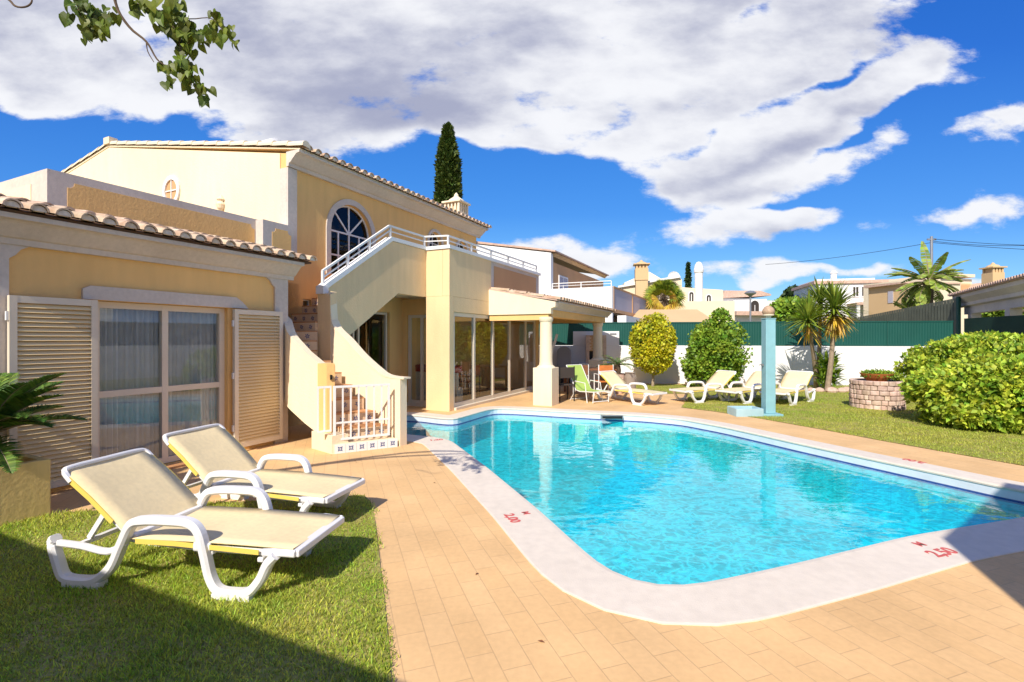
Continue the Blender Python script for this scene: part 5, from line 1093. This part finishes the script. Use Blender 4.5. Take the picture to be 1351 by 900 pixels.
# carport / pergola house at right
cT0 = at(1272, 447, 20.0); r9, T9 = bld('carport', 'neighbouring carport with a tiled eave and thick white beam at right', (cT0.x, cT0.y, 0), R(-119), 'carport')
m_ = MB(T9); z0_ = 3.38
m_.ext([(0, y, z) for y, z in [(0, z0_ - .75), (0, z0_), (.25, z0_), (.25, z0_ - .75)]], (9, 0, 0)); build('beam', m_, 'trim', r9)
m_ = MB(T9); cornice_pts = None
m_.ext([(-.3, y, z) for y, z in [(-.30, z0_ + .02), (-.30, z0_ - .12), (-.12, z0_ - .30), (-.12, z0_ - .42), (-.01, z0_ - .46), (-.01, z0_ + .02)]], (9.4, 0, 0)); build('cornice', m_, 'trim', r9)
m_ = MB(T9)
for i in range(44):
    x = -.35 + i * .21; vs = []
    for yy, zq in ((-.42, z0_ + .05), (2.6, z0_ + .30)):
        for t in np.linspace(0, math.pi, 7): vs.append((x + .09 * math.cos(t), yy, zq + .09 * math.sin(t)))
    m_.add(vs, [(q, q + 1, 8 + q, 7 + q) for q in range(6)] + [tuple(range(7))[::-1]])
m_.ext([(-.4, y, z) for y, z in [(-.38, z0_ + .022), (-.38, z0_ + .05), (2.6, z0_ + .29), (2.6, z0_ + .2)]], (9.4, 0, 0)); build('roof', m_, ['pinkroof'], r9)
for x in (.75, 4.5, 8.6): build('column', MB(T9).box(x - .2, -.02, 0, x + .2, .28, z0_ - .751), 'trim', r9)
q9 = at(1310, 447, 30); rc = thing('chimney_stack', 'orange brown chimney pot rising behind the carport roof', 'chimney', (q9.x, q9.y, 0)); TT = lambda x, y, z: Vector((q9.x + x, q9.y + y, z)); m_ = MB(TT); m_.box(-.38, -.38, 0, .38, .38, EYE + (HY - 378) * 30 / F); build('stack', m_, 'bgcream', rc); chimney(TT, 0, 0, EYE + (HY - 378) * 30 / F, EYE + (HY - 346) * 30 / F, .72, rc, 'bgtan')
# grey screen fence rising diagonally
gs = thing('grey_screen', 'grey green slatted screen fence rising to the right behind the green fence', 'fence', tuple(at(1165, 447, 22)))
A_ = at(1085, 428, 30); B_ = at(1263, 393, 19.5); B0_ = at(1263, 425, 19.5); A0_ = at(1085, 440, 30)
m_ = MB(); d = Vector((.03, .05, 0))
nsl = 60
for i in range(nsl):
    f0, f1 = i / nsl, (i + .86) / nsl; t0, t1 = A_.lerp(B_, f0), A_.lerp(B_, f1); m_.ext([(t0.x, t0.y, 1.2), (t1.x, t1.y, 1.2), tuple(t1), tuple(t0)], d)
build('slats', m_, 'screen', gs); m_ = MB(); m_.box(B_.x, B_.y - .05, 0, B_.x + .1, B_.y + .05, B_.z + .05); build('post', m_, 'fence', gs)
m_ = MB(); m_.ext([(A0_.x + .1, A0_.y + .1, 1.0), (B_.x + .1, B_.y + .12, 1.0), (B_.x + .1, B_.y + .12, B_.z - .15), (A_.x + .1, A_.y + .1, A_.z - .1)], (.02, .03, 0)); build('backing_net', m_, 'fencedark', gs)
# distant trees and green slope
def tree(label, px, py_top, py_c, Y, wpx, m, n=5000, size=.35, cat='tree', group=None, name='tree', clumps=26):
    k = Y / F; zt = EYE + (HY - py_top) * k; zc = EYE + (HY - py_c) * k; rx = wpx / 2 * k; c_ = ((px - CX) * k, Y, zc)
    return bush(name, label, cat, c_, (rx, rx, zt - zc), n, size, m, .12 * rx + .05, clumps, group, .28, .5, .45)
tree('left dark pine on the skyline behind the blue post', 1052, 378, 398, 60, 34, 'pine', 3500, .5, name='pine_tree'); tree('right dark pine on the skyline beside the white house', 1068, 380, 400, 60, 20, 'pine', 2500, .5, name='pine_tree')
tree('bushy green tree below the two skyline pines', 1040, 396, 412, 50, 56, 'shrub', 4000, .4)
tree('green shrubs seen under the carport beam', 1330, 402, 412, 23, 50, 'shrub', 3500, .16)
tree('dark bush on the skyline right of the big white house', 1062, 392, 408, 55, 60, 'pine', 3000, .5)
# cypress trees
def cypress(label, px, ptop, pbot, Y, wpx, n, size, m='cypress'):
    k = Y / F; x = (px - CX) * k; zt = EYE + (HY - ptop) * k; zb_ = max(0, EYE + (HY - pbot) * k - 2); root = thing('cypress_tree', label, 'cypress', (x, Y, 0)); h = zt - zb_
    t = rng.random(n) ** .8; R_ = wpx / 2 * k; prof = np.where(t < .75, 1 - .34 * (t / .75), .66 * np.clip(1 - ((t - .75) / .25) ** 1.1, 0, 1) + .02); a = rng.uniform(0, 2 * np.pi, n)
    lump = 1 + .14 * np.sin(a * 5 + t * 30) * np.sin(t * 41 + a * 2); r = R_ * prof * lump * (1 - .35 * rng.random(n) ** 2)
    P = np.stack([x + r * np.cos(a), Y + r * np.sin(a), zb_ + t * h], 1); D = np.stack([np.cos(a) * .35, np.sin(a) * .35, np.full(n, .95)], 1)
    leaf_mesh('crown', P, D, size, m, root, .28); t_ = MB(); t_.taper([(x, Y, 0), (x, Y, zt - h * .25)], [R_ * .35, R_ * .1], 8); build('trunk', t_, 'barkdark', root)
cypress('tall dark green cypress rising behind the villa roof', 591, 168, 300, 24, 37, 14000, .26)
cypress('thin far cypress beside the round white chimney', 908, 348, 400, 60, 7, 1500, .35, 'pine')
# fan palm
def fan_palm(label, px, pyc, Y, R_, n=46):
    c_ = at(px, pyc, Y); root = thing('fan_palm', label, 'palm', (c_.x, c_.y, 0)); t = MB(); t.taper([(c_.x, c_.y, 0), (c_.x, c_.y, c_.z * .5), tuple(c_)], [.3, .24, .22], 10); build('trunk', t, 'barkdark', root)
    for i in range(n):
        az = i * 2.399; az += random.uniform(-.3, .3); el = R(85 - 125 * (i / n) + random.uniform(-12, 12)); d = Vector((math.cos(az) * math.cos(el), math.sin(az) * math.cos(el), math.sin(el))); q = c_ + d * R_ * .45; m_ = MB(); m_.k = 1; m_.taper([tuple(c_), tuple(q)], [.03, .015], 4); m_.k = 0
        sd = d.cross(Vector((0, 0, 1))).normalized(); up = sd.cross(d); ro = random.uniform(-1.3, 1.3); sd, up = sd * math.cos(ro) + up * math.sin(ro), up * math.cos(ro) - sd * math.sin(ro)
        for j in range(17):
            t_ = (j - 8) / 8 * 1.5; dd = d * math.cos(t_) + sd * math.sin(t_) + up * .12; e = (sd * math.cos(t_) - d * math.sin(t_)) * .035 * R_; tip = q + dd * R_ * .62 * (1 - .15 * abs(t_)) - Vector((0, 0, .14 * R_)); mid = q + dd * R_ * .36
            m_.add([tuple(q), tuple(mid - e), tuple(tip), tuple(mid + e)], [(0, 1, 2, 3)], raw=True)
        build('frond', m_, ['palm' if i < n * .68 else 'yuccay', 'bark'], root)
fan_palm('bushy fan palm in front of the cream house beyond the fence', 876, 394, 30, 1.35)
# banana palm
def banana(label, px, pyb, pyc, Y, leaves, L, group=None):
    b_ = at(px, pyb, Y); c_ = at(px + 4, pyc, Y); root = thing('banana_palm', label, 'palm', (b_.x, b_.y, 0)); t = MB(); t.taper(spline([(b_.x, b_.y, 0), tuple(b_.lerp(c_, .4)), tuple(c_)], 4), [.26, .25, .24, .24, .22, .22, .2, .18, .14], 10); build('trunk', t, 'barkdark', root)
    for az, el, k, dr in leaves:
        P = []; p = c_.copy(); e = el; n = 14; LL_ = L * k
        for i in range(n + 1): P.append(p.copy()); p = p + Vector((math.cos(az) * math.cos(e), math.sin(az) * math.cos(e), math.sin(e))) * LL_ / n; e -= dr / n
        m_ = MB(); m_.k = 1; m_.taper([tuple(q) for q in P], [.035 * (1 - i / (n + 2)) for i in range(n + 1)], 5); m_.k = 0; sd = Vector((-math.sin(az), math.cos(az), 0)); 
        for s in (-1, 1):
            for i in range(3, n):
                w0 = .135 * L * math.sin(math.pi * ((i - 2.6) / (n - 2.2)) ** .8) ** .6; w1 = .135 * L * max(0.02, math.sin(math.pi * min(1, (i + 1 - 2.6) / (n - 2.2)) ** .8)) ** .6
                dz = Vector((0, 0, -.35)); jj = random.uniform(.85, 1.05); gp_ = (P[i + 1] - P[i]) * random.choice((0, 0, 0, .10))
                tg = (P[i+1] - P[i]).normalized() * .3
                a_, b2 = P[i] + gp_, P[i + 1] - gp_; m_.add([tuple(a_), tuple(b2), tuple(b2 + (sd * s + dz + tg) * w1 * jj), tuple(a_ + (sd * s + dz + tg) * w0 * jj)], [(0, 1, 2, 3)], raw=True)
        build('leaf', m_, ['banana', 'bark'], root)
lv = [(R(90), R(86), 1.15, .25), (R(200), R(60), 1.0, .7), (R(-20), R(58), 1.05, .9), (R(170), R(38), 1.1, .9), (R(10), R(38), 1.1, 1.3), (R(188), R(12), 1.05, .9), (R(-5), R(14), 1.0, 1.6), (R(230), R(30), .8, 1.4), (R(-60), R(40), .8, 1.2), (R(130), R(50), .9, .9), (R(60), R(55), .9, .8), (R(-30), R(-5), .75, 1.4), (R(210), R(-8), .8, 1.2), (R(100), R(20), .9, 1), (R(-90), R(70), .9, .6), (R(20), R(-25), .7, 1.0), (R(160), R(-20), .7, .9)]
lv += [(R(random.uniform(0, 360)), R(random.uniform(-30, 75)), random.uniform(.7, 1.05), random.uniform(.8, 1.7)) for _ in range(20)]
banana('tall banana like palm with broad pale leaves standing beyond the fences', 1222, 420, 374, 24, lv, 1.9)
banana('small leafy sucker plant left of the tall banana palm', 1196, 425, 412, 24.5, [(R(a), R(e), k, .7) for a, e, k in [(90, 80, .6), (190, 45, .7), (0, 40, .6), (160, 60, .6), (30, 65, .6), (240, 40, .5)]], 1.5)
# utility pole and wires
up_ = at(1229, 447, 45); U_ = thing('utility_pole', 'utility pole top showing above the banana palm', 'utility pole', (up_.x, up_.y, 0)); zt = at(0, 312, 45).z; m_ = MB(); m_.taper([(up_.x, up_.y, 0), (up_.x, up_.y, zt)], [.14, .11], 10); build('pole', m_, 'metalgrey', U_); m_ = MB(); m_.box(up_.x - .4, up_.y - .06, zt - .35, up_.x + .4, up_.y + .06, zt - .2); build('crossarm', m_, 'metalgrey', U_)
def wire(label, P, r=.022):
    m_ = MB(); m_.tube([tuple(p) for p in P], r, 5); o = build('overhead_wire', m_, 'black'); tag(o, label, 'wire', 'overhead wires on the utility pole')
def sagw(A, B, s, n=16): return [A.lerp(B, i / n) - Vector((0, 0, s * 4 * (i / n) * (1 - i / n))) for i in range(n + 1)]
wire('dark overhead wire running left from the utility pole', sagw(at(1229, 320, 45), at(1010, 349, 60), .25)); wire('upper overhead wire running right from the utility pole', sagw(at(1229, 315, 45), at(1420, 324, 42), .2)); wire('middle overhead wire running right from the utility pole', sagw(at(1229, 318, 45), at(1420, 320, 40), .35)); wire('lower overhead wire running right from the utility pole', sagw(at(1229, 320, 45), at(1420, 332, 40), .1))
# overhanging branch at top left, from a lime tree that stands beside the camera
tr = thing('lime_tree', 'leafy branches of a broadleaf tree hanging in at the top left corner', 'tree', (-6.1, .7, 0))
m_ = MB(); m_.taper(spline([(-6.1, .7, -.1), (-6.1, .7, 2.0), (-6.0, .8, 3.0), (-5.8, 1.0, 3.9)], 5), [.13 - .004 * i for i in range(16)], 10)
Yb = 2.8
def br(pts, r0, r1): P = spline([tuple(at(x, y, Yy)) for x, y, Yy in pts], 4); m_.taper(P, list(np.linspace(r0, r1, len(P))), 6)
m_.taper(spline([(-5.8, 1.0, 3.9), (-3.8, 2.2, 4.1), tuple(at(150, -60, Yb)), ], 5), list(np.linspace(.05, .014, 11)), 6)
m_.taper(spline([(-5.8, 1.0, 3.9), (-3.4, 2.4, 4.25), tuple(at(230, -50, Yb)), ], 5), list(np.linspace(.05, .012, 11)), 6)
br([(150, -60, Yb), (152, 2, Yb), (170, 35, Yb), (193, 55, Yb), (207, 78, Yb), (219, 87, Yb)], .010, .003)
br([(193, 55, Yb), (195, 68, Yb), (203, 82, Yb)], .004, .002); br([(150, -60, Yb), (120, -20, Yb), (105, 0, Yb)], .008, .003); br([(100, -8, Yb), (106, 20, Yb), (125, 45, Yb)], .005, .002)
br([(230, -50, Yb), (175, -3, Yb), (190, 8, Yb), (215, 18, Yb), (232, 42, Yb), (240, 70, Yb), (250, 100, Yb), (268, 125, Yb)], .007, .002); br([(215, 18, Yb), (250, 25, Yb), (280, 25, Yb), (300, 50, Yb)], .004, .0015)
br([(-60, -40, 2.4), (5, -5, 2.4), (20, 8, 2.4), (34, 9, 2.4), (42, 2, 2.4), (40, -12, 2.4)], .006, .003)
build('branches', m_, 'barkdark', tr)
cl_ = [(105, 8, 22, 26), (88, 26, 7, 4), (122, 30, 22, 28), (140, 22, 16, 10), (112, 46, 8, 5), (133, 40, 14, 12), (148, 25, 8, 6), (190, 8, 14, 16), (215, 22, 22, 34), (240, 38, 24, 40), (262, 48, 16, 22), (228, 5, 18, 16), (245, 62, 16, 22), (235, 85, 16, 20), (250, 100, 18, 26), (265, 118, 12, 14), (268, 132, 6, 5), (215, 90, 9, 7), (226, 108, 9, 6), (285, 30, 9, 9), (300, 40, 10, 8), (290, 52, 8, 8), (312, 58, 4, 3), (285, 20, 6, 4), (180, 14, 8, 6)]
Cc = []; Dd = []
for x, y, s, n in cl_:
    for i in range(int(n * 1.05)):
        Cc.append(at(x + random.gauss(0, s * .42), y + random.gauss(0, s * .38) - 4, Yb + random.gauss(0, .05))); Dd.append((random.gauss(0, .5), random.gauss(0, .5) - .3, -.9))
def heart_leaves(name, C, parent):
    mb = MB()
    for c in C:
        ax = Vector((random.gauss(0, .4), random.gauss(0, .4), -1)).normalized(); n_ = Vector((random.gauss(0, .7), -1 + random.gauss(0, .4), random.gauss(.2, .5))); x = ax.cross(n_).normalized(); n_ = x.cross(ax); s = random.uniform(.034, .062)
        o = [(0, .06), (.30, -.10), (.50, .12), (.46, .42), (.26, .75), (0, 1.08), (-.26, .75), (-.46, .42), (-.50, .12), (-.30, -.10)]
        vs = [c + x * (u * s) + ax * (v * s) + n_ * (abs(u) * s * .35 - v * v * s * .12) for u, v in o] + [c + ax * (.5 * s)]
        mb.add([tuple(v) for v in vs], [(i, (i + 1) % 10, 10) for i in range(10)], raw=True)
    return build(name, mb, 'branch', parent)
heart_leaves('leaves', Cc, tr)
# unseen wall and block added to shade the lawn and near right corner
sh1 = thing('shade_wall', 'tall cream wall added out of view behind the camera at left to shade the front lawn', 'wall', H(-1.2, 6, 0)); m_ = MB(H); m_.box(-1.32, .1, -.03, -1.09, 13, 2.46); build('wall', m_, 'cream', sh1)
m_ = MB(H); m_.box(-1.35, .08, 2.462, -1.06, 13.1, 2.50); build('coping', m_, 'trim', sh1)
sh2 = thing('shade_block', 'cream block added out of view behind the camera at right to shade the near corner', 'house', (3, -1, 0)); c2 = Vector((1.68, -.66)); e1 = Vector((.80, .60)).normalized(); f1 = Vector((.60, -.80)).normalized()
pl_ = [c2, c2 + e1 * 2.6, c2 + e1 * 2.6 + f1 * 3, c2 + f1 * 3]; m_ = MB(); m_.prism([tuple(p) for p in pl_], -.03, 4.20); build('wall', m_, 'cream', sh2); m_ = MB(); m_.prism([tuple(p) for p in pl_], 4.202, 4.26); build('roof', m_, 'pinkroof', sh2)

for k in range(16):
    xx, yy = random.uniform(-.4, 4.5), random.uniform(2.4, 5.0)
    if k % 3 == 0: xx, yy = random.uniform(-2.6, -.6), random.uniform(5.4, 7.0)
    P0 = Vector((xx, yy, .004)); an = random.uniform(0, 6.28); s = random.uniform(.010, .022); mb = MB(); ax = Vector((math.cos(an), math.sin(an), 0)); sd = Vector((-ax.y, ax.x, 0))
    if any((P0 - Vector((q.x, q.y, 0))).length < .45 for q in P_s) or inside([(q.x, q.y) for q in P_s], np.array([xx]), np.array([yy]))[0]: continue
    mb.add([tuple(P0 - ax * s), tuple(P0 + sd * s * .5 + Vector((0, 0, .006))), tuple(P0 + ax * s), tuple(P0 - sd * s * .5 + Vector((0, 0, .004)))], [(0, 1, 2, 3)], raw=True); o = build('fallen_leaf', mb, 'wood'); tag(o, 'tiny brown dry leaf lying on the clay paving', 'leaf', 'dry leaves on the paving')
# ================================================================ sky, sun, camera
SAZ, SEL = 21.5, 40.0
wd = bpy.data.worlds.new('World'); S.world = wd; wd.use_nodes = True; wd.cycles.sampling_method = 'MANUAL'; wd.cycles.sample_map_resolution = 512; nt = wd.node_tree; n = nt.nodes; l = nt.links
bg = n['Background']; sky = n.new('ShaderNodeTexSky'); sky.sky_type = 'NISHITA'; sky.sun_disc = False
sky.sun_elevation = R(SEL); sky.sun_rotation = R(180 + SAZ); sky.ozone_density = 3.0; sky.dust_density = .3; sky.air_density = 1.0
SKYS = .15
hs = n.new('ShaderNodeHueSaturation'); hs.inputs['Hue'].default_value = .512; hs.inputs['Saturation'].default_value = 1.3; hs.inputs['Value'].default_value = .80; l.new(sky.outputs[0], hs.inputs['Color'])
tc = n.new('ShaderNodeTexCoord'); sx = n.new('ShaderNodeSeparateXYZ'); l.new(tc.outputs['Generated'], sx.inputs[0])
def mth(op, a, b=None, c=None, clamp=False):
    q = n.new('ShaderNodeMath'); q.operation = op; q.use_clamp = clamp
    for i, x in enumerate((a, b, c)):
        if x is None: continue
        if isinstance(x, (int, float)): q.inputs[i].default_value = x
        else: l.new(x, q.inputs[i])
    return q.outputs[0]
ay = mth('MAXIMUM', mth('ABSOLUTE', sx.outputs[1]), .08)
U = mth('DIVIDE', sx.outputs[0], ay); V = mth('DIVIDE', sx.outputs[2], ay)      # gnomonic sky coordinates, clouds placed by bearing and height
zc = mth('MAXIMUM', sx.outputs[2], .02); zp = mth('ADD', zc, .12)
cu = mth('DIVIDE', sx.outputs[0], zp); cv = mth('DIVIDE', sx.outputs[1], zp)       # cloud layer plane
def comb(a, b, c=0.0):
    q = n.new('ShaderNodeCombineXYZ')
    for i, x in enumerate((a, b, c)):
        if isinstance(x, (int, float)): q.inputs[i].default_value = x
        else: l.new(x, q.inputs[i])
    return q.outputs[0]
def noise(vec, sc, det=6, rough=.55, dist=0, off=(0, 0, 0)):
    mp = n.new('ShaderNodeMapping'); mp.inputs['Location'].default_value = off; l.new(vec, mp.inputs[0])
    q = n.new('ShaderNodeTexNoise'); q.noise_dimensions = '2D'; q.inputs['Scale'].default_value = sc; q.inputs['Detail'].default_value = det; q.inputs['Roughness'].default_value = rough; q.inputs['Distortion'].default_value = dist
    l.new(mp.outputs[0], q.inputs['Vector']); return q
cw = comb(cu, cv); uv = comb(U, mth('MULTIPLY', V, 1.6))
wn = noise(uv, 3.2, 3, .5, 0, (3.1, 1.7, 0)); ws_ = n.new('ShaderNodeSeparateColor'); l.new(wn.outputs['Color'], ws_.inputs[0])
Ud = mth('ADD', U, mth('MULTIPLY', mth('SUBTRACT', ws_.outputs[0], .5), .22)); Vd = mth('ADD', V, mth('MULTIPLY', mth('SUBTRACT', ws_.outputs[1], .5), .16))
def px(x): return (x - CX) / F
def py(y): return (HY - y) / F
blobs = [ # x, y, rx, ry, rot(picture clockwise), weight
 (60, 20, 240, 95, 0, 1), (500, -40, 300, 90, 0, .9), (850, -30, 200, 80, 0, .7), (140, 105, 115, 55, 0, .8), (330, 90, 180, 80, 0, .9), (400, 160, 120, 40, 0, .6), (505, 155, 80, 50, 0, .7), (620, 80, 200, 90, 0, 1), (655, 165, 55, 35, 0, .6), (760, 130, 120, 60, 0, .8), (718, 188, 32, 20, 0, .6),
 (870, 205, 105, 42, 0, .8), (930, 80, 200, 90, 0, .9), (1060, 110, 190, 60, -20, .9), (1235, 90, 85, 36, -15, .8), (1000, 220, 165, 42, -10, .8), (1030, 287, 145, 32, -4, .95), (1120, 20, 100, 50, 0, .6),
 (1310, 165, 80, 24, -25, .75), (1300, 280, 110, 28, -5, .85), (700, 345, 85, 24, 0, .8), (820, 340, 80, 22, 0, .75), (640, 286, 22, 15, 0, .7), (980, 360, 110, 16, 0, .75), (1120, 360, 90, 12, 0, .6), (25, 110, 40, 16, 0, .5), (1330, 365, 60, 12, 0, .6)]
holes = [(60, 180, 100, 36, 0, .6), (222, 165, 22, 30, 0, .5), (590, 190, 40, 28, 0, .5), (815, 172, 40, 16, -20, .4), (1290, 25, 70, 40, 0, .6), (985, 25, 40, 16, -30, .4), (700, 265, 140, 45, 0, .6), (1240, 245, 70, 26, -20, .5), (1240, 332, 90, 18, 0, .4), (1110, 95, 90, 9, -25, .6), (1110, 180, 130, 9, -25, .5), (960, 170, 120, 8, -25, .35), (1060, 262, 120, 7, -8, .5)]
uvd = comb(Ud, Vd)
def gacc(acc, x, y, rx, ry, rot, w):
    mp = n.new('ShaderNodeMapping'); mp.vector_type = 'TEXTURE'; mp.inputs['Location'].default_value = (px(x), py(y), 0); mp.inputs['Rotation'].default_value = (0, 0, R(-rot)); mp.inputs['Scale'].default_value = (rx / F, ry / F, 1)
    l.new(uvd, mp.inputs[0]); d = n.new('ShaderNodeVectorMath'); d.operation = 'DOT_PRODUCT'; l.new(mp.outputs[0], d.inputs[0]); l.new(mp.outputs[0], d.inputs[1])
    return mth('MULTIPLY_ADD', mth('POWER', math.exp(-1.08), d.outputs['Value']), w, acc)
dens = 0.0
for b in blobs: dens = gacc(dens, *b)
dens = mth('MINIMUM', dens, .86)
for b in holes: dens = gacc(dens, *b[:5], -b[5])
grey = 0.0
for b in [(490, 140, 110, 50, 5, .6), (180, 50, 190, 60, 5, .35), (650, 90, 120, 50, -10, .5), (830, 60, 150, 50, -15, .3), (1010, 190, 200, 18, -20, .55), (960, 255, 150, 14, -10, .5), (1010, 305, 120, 12, 0, .5), (420, 60, 90, 40, 0, -.3), (730, 170, 80, 24, 0, -.3), (1100, 130, 170, 22, -22, -.3), (100, 130, 110, 30, 0, -.2)]: grey = gacc(grey, *b)
front = mth('GREATER_THAN', sx.outputs[1], 0)
genc = noise(cw, .9, 4, .5, .2); back = mth('MULTIPLY_ADD', genc.outputs['Fac'], 2.6, -.85)
dens = mth('ADD', mth('MULTIPLY', dens, front), mth('MULTIPLY', back, mth('SUBTRACT', 1, front)))
uvr = n.new('ShaderNodeMapping'); uvr.inputs['Rotation'].default_value = (0, 0, R(-14)); uvr.inputs['Scale'].default_value = (.80, 1.1, 1); l.new(uv, uvr.inputs[0]); uv2 = uvr.outputs[0]
def vor(vec, sc, off=(0, 0, 0), det=1):
    mp = n.new('ShaderNodeMapping'); mp.inputs['Location'].default_value = off; l.new(vec, mp.inputs[0])
    q = n.new('ShaderNodeTexVoronoi'); q.feature = 'F1'; q.voronoi_dimensions = '2D'; q.inputs['Scale'].default_value = sc; q.inputs['Detail'].default_value = det; q.inputs['Roughness'].default_value = .6; q.normalize = True
    l.new(mp.outputs[0], q.inputs['Vector']); return q.outputs['Distance']
wob = noise(uv2, 9, 3, .5, 0, (2, 7, 0)); va = n.new('ShaderNodeVectorMath'); va.operation = 'MULTIPLY_ADD'; va.inputs[1].default_value = (.09, .09, 0); l.new(wob.outputs['Color'], va.inputs[0]); l.new(uv2, va.inputs[2]); uv3 = va.outputs[0]
nz1 = noise(uv2, 5.0, 9, .66, 0, (1, 2, 0)); nz2 = noise(uv2, 2.2, 4, .5, 0, (5, 1, 0)); v1 = vor(uv3, 7.0)
puff = mth('SUBTRACT', .42, v1)
d1_ = mth('ADD', dens, mth('MULTIPLY', mth('SUBTRACT', nz1.outputs['Fac'], .5), 1.55)); d1_ = mth('ADD', d1_, mth('MULTIPLY', mth('SUBTRACT', nz2.outputs['Fac'], .5), .7)); d1_ = mth('ADD', d1_, mth('MULTIPLY', puff, .42))
mr = n.new('ShaderNodeMapRange'); mr.interpolation_type = 'SMOOTHSTEP'; mr.inputs[1].default_value = .36; mr.inputs[2].default_value = .74; l.new(d1_, mr.inputs[0]); cov = mr.outputs[0]
v1b = vor(uv3, 7.0, (-.012, -.03, 0), 1); nz1b = noise(uv2, 5.0, 6, .66, 0, (1, 2 - .07, 0))
rel = mth('ADD', mth('MULTIPLY', mth('SUBTRACT', v1b, v1), .55), mth('SUBTRACT', nz1.outputs['Fac'], nz1b.outputs['Fac']))
nz3 = noise(uv2, 2.4, 4, .5, 0, (9, 4, 0)); thick = mth('ADD', mth('MULTIPLY', mth('SUBTRACT', d1_, .80), .75), mth('MULTIPLY', mth('SUBTRACT', nz3.outputs['Fac'], .47), 2.2))
thick = mth('SUBTRACT', thick, mth('MULTIPLY', rel, 1.15)); thick = mth('ADD', thick, grey); thick = mth('ADD', thick, mth('MULTIPLY', mth('SUBTRACT', V, .45), .6))
m2 = n.new('ShaderNodeMapRange'); m2.interpolation_type = 'SMOOTHSTEP'; m2.inputs[1].default_value = -.15; m2.inputs[2].default_value = 1.1; l.new(thick, m2.inputs[0])
cc = n.new('ShaderNodeMix'); cc.data_type = 'RGBA'; CL = 1 / SKYS
cc.inputs[6].default_value = (.63 * CL, .635 * CL, .655 * CL, 1); cc.inputs[7].default_value = (.27 * CL, .285 * CL, .38 * CL, 1); l.new(m2.outputs[0], cc.inputs[0])
mx = n.new('ShaderNodeMix'); mx.data_type = 'RGBA'; l.new(mth('MULTIPLY', cov, .97), mx.inputs[0]); rp = n.new('ShaderNodeValToRGB'); l.new(V, rp.inputs[0]); cr = rp.color_ramp
for k_, (t_, c_) in enumerate([(0.0, (.24, .46, .66)), (.10, (.11, .35, .65)), (.25, (.030, .19, .56)), (.6, (.009, .10, .45)), (1.0, (.007, .077, .36))]):
    el_ = cr.elements[k_] if k_ < 2 else cr.elements.new(t_); el_.position = t_; el_.color = (*c_, 1)
sc_ = n.new('ShaderNodeVectorMath'); sc_.operation = 'SCALE'; sc_.inputs['Scale'].default_value = 1 / SKYS; l.new(rp.outputs[0], sc_.inputs[0])
bm = n.new('ShaderNodeMix'); bm.data_type = 'RGBA'; bm.inputs[0].default_value = .75; l.new(hs.outputs[0], bm.inputs[6]); l.new(sc_.outputs[0], bm.inputs[7])
l.new(bm.outputs[2], mx.inputs[6]); l.new(cc.outputs[2], mx.inputs[7])
l.new(mx.outputs[2], bg.inputs['Color']); bg.inputs['Strength'].default_value = SKYS
sd_ = bpy.data.lights.new('sun', 'SUN'); sd_.energy = 3.75; sd_.angle = R(.5); sd_.color = (1, .93, .82); so = bpy.data.objects.new('sun', sd_); COL.objects.link(so)
sv = Vector((math.sin(R(SAZ)) * math.cos(R(SEL)), math.cos(R(SAZ)) * math.cos(R(SEL)), -math.sin(R(SEL)))); so.rotation_euler = sv.to_track_quat('-Z', 'Y').to_euler(); so.location = (-10, -20, 20)
cam = bpy.data.cameras.new('camera'); co = bpy.data.objects.new('camera', cam); COL.objects.link(co); co.location = (0, 0, EYE); co.rotation_euler = (R(90), 0, 0)
cam.sensor_width = 36; cam.lens = F / 1351 * 36; cam.shift_y = -3 / 1351; cam.clip_start = .05; cam.clip_end = 2000; S.camera = co
S.view_settings.view_transform = 'Standard'; S.view_settings.look = 'None'; S.view_settings.exposure = .60; S.view_settings.gamma = 1
S.cycles.max_bounces = 6; S.cycles.diffuse_bounces = 3; S.cycles.glossy_bounces = 3; S.cycles.transparent_max_bounces = 16; S.cycles.caustics_reflective = False; S.cycles.caustics_refractive = False
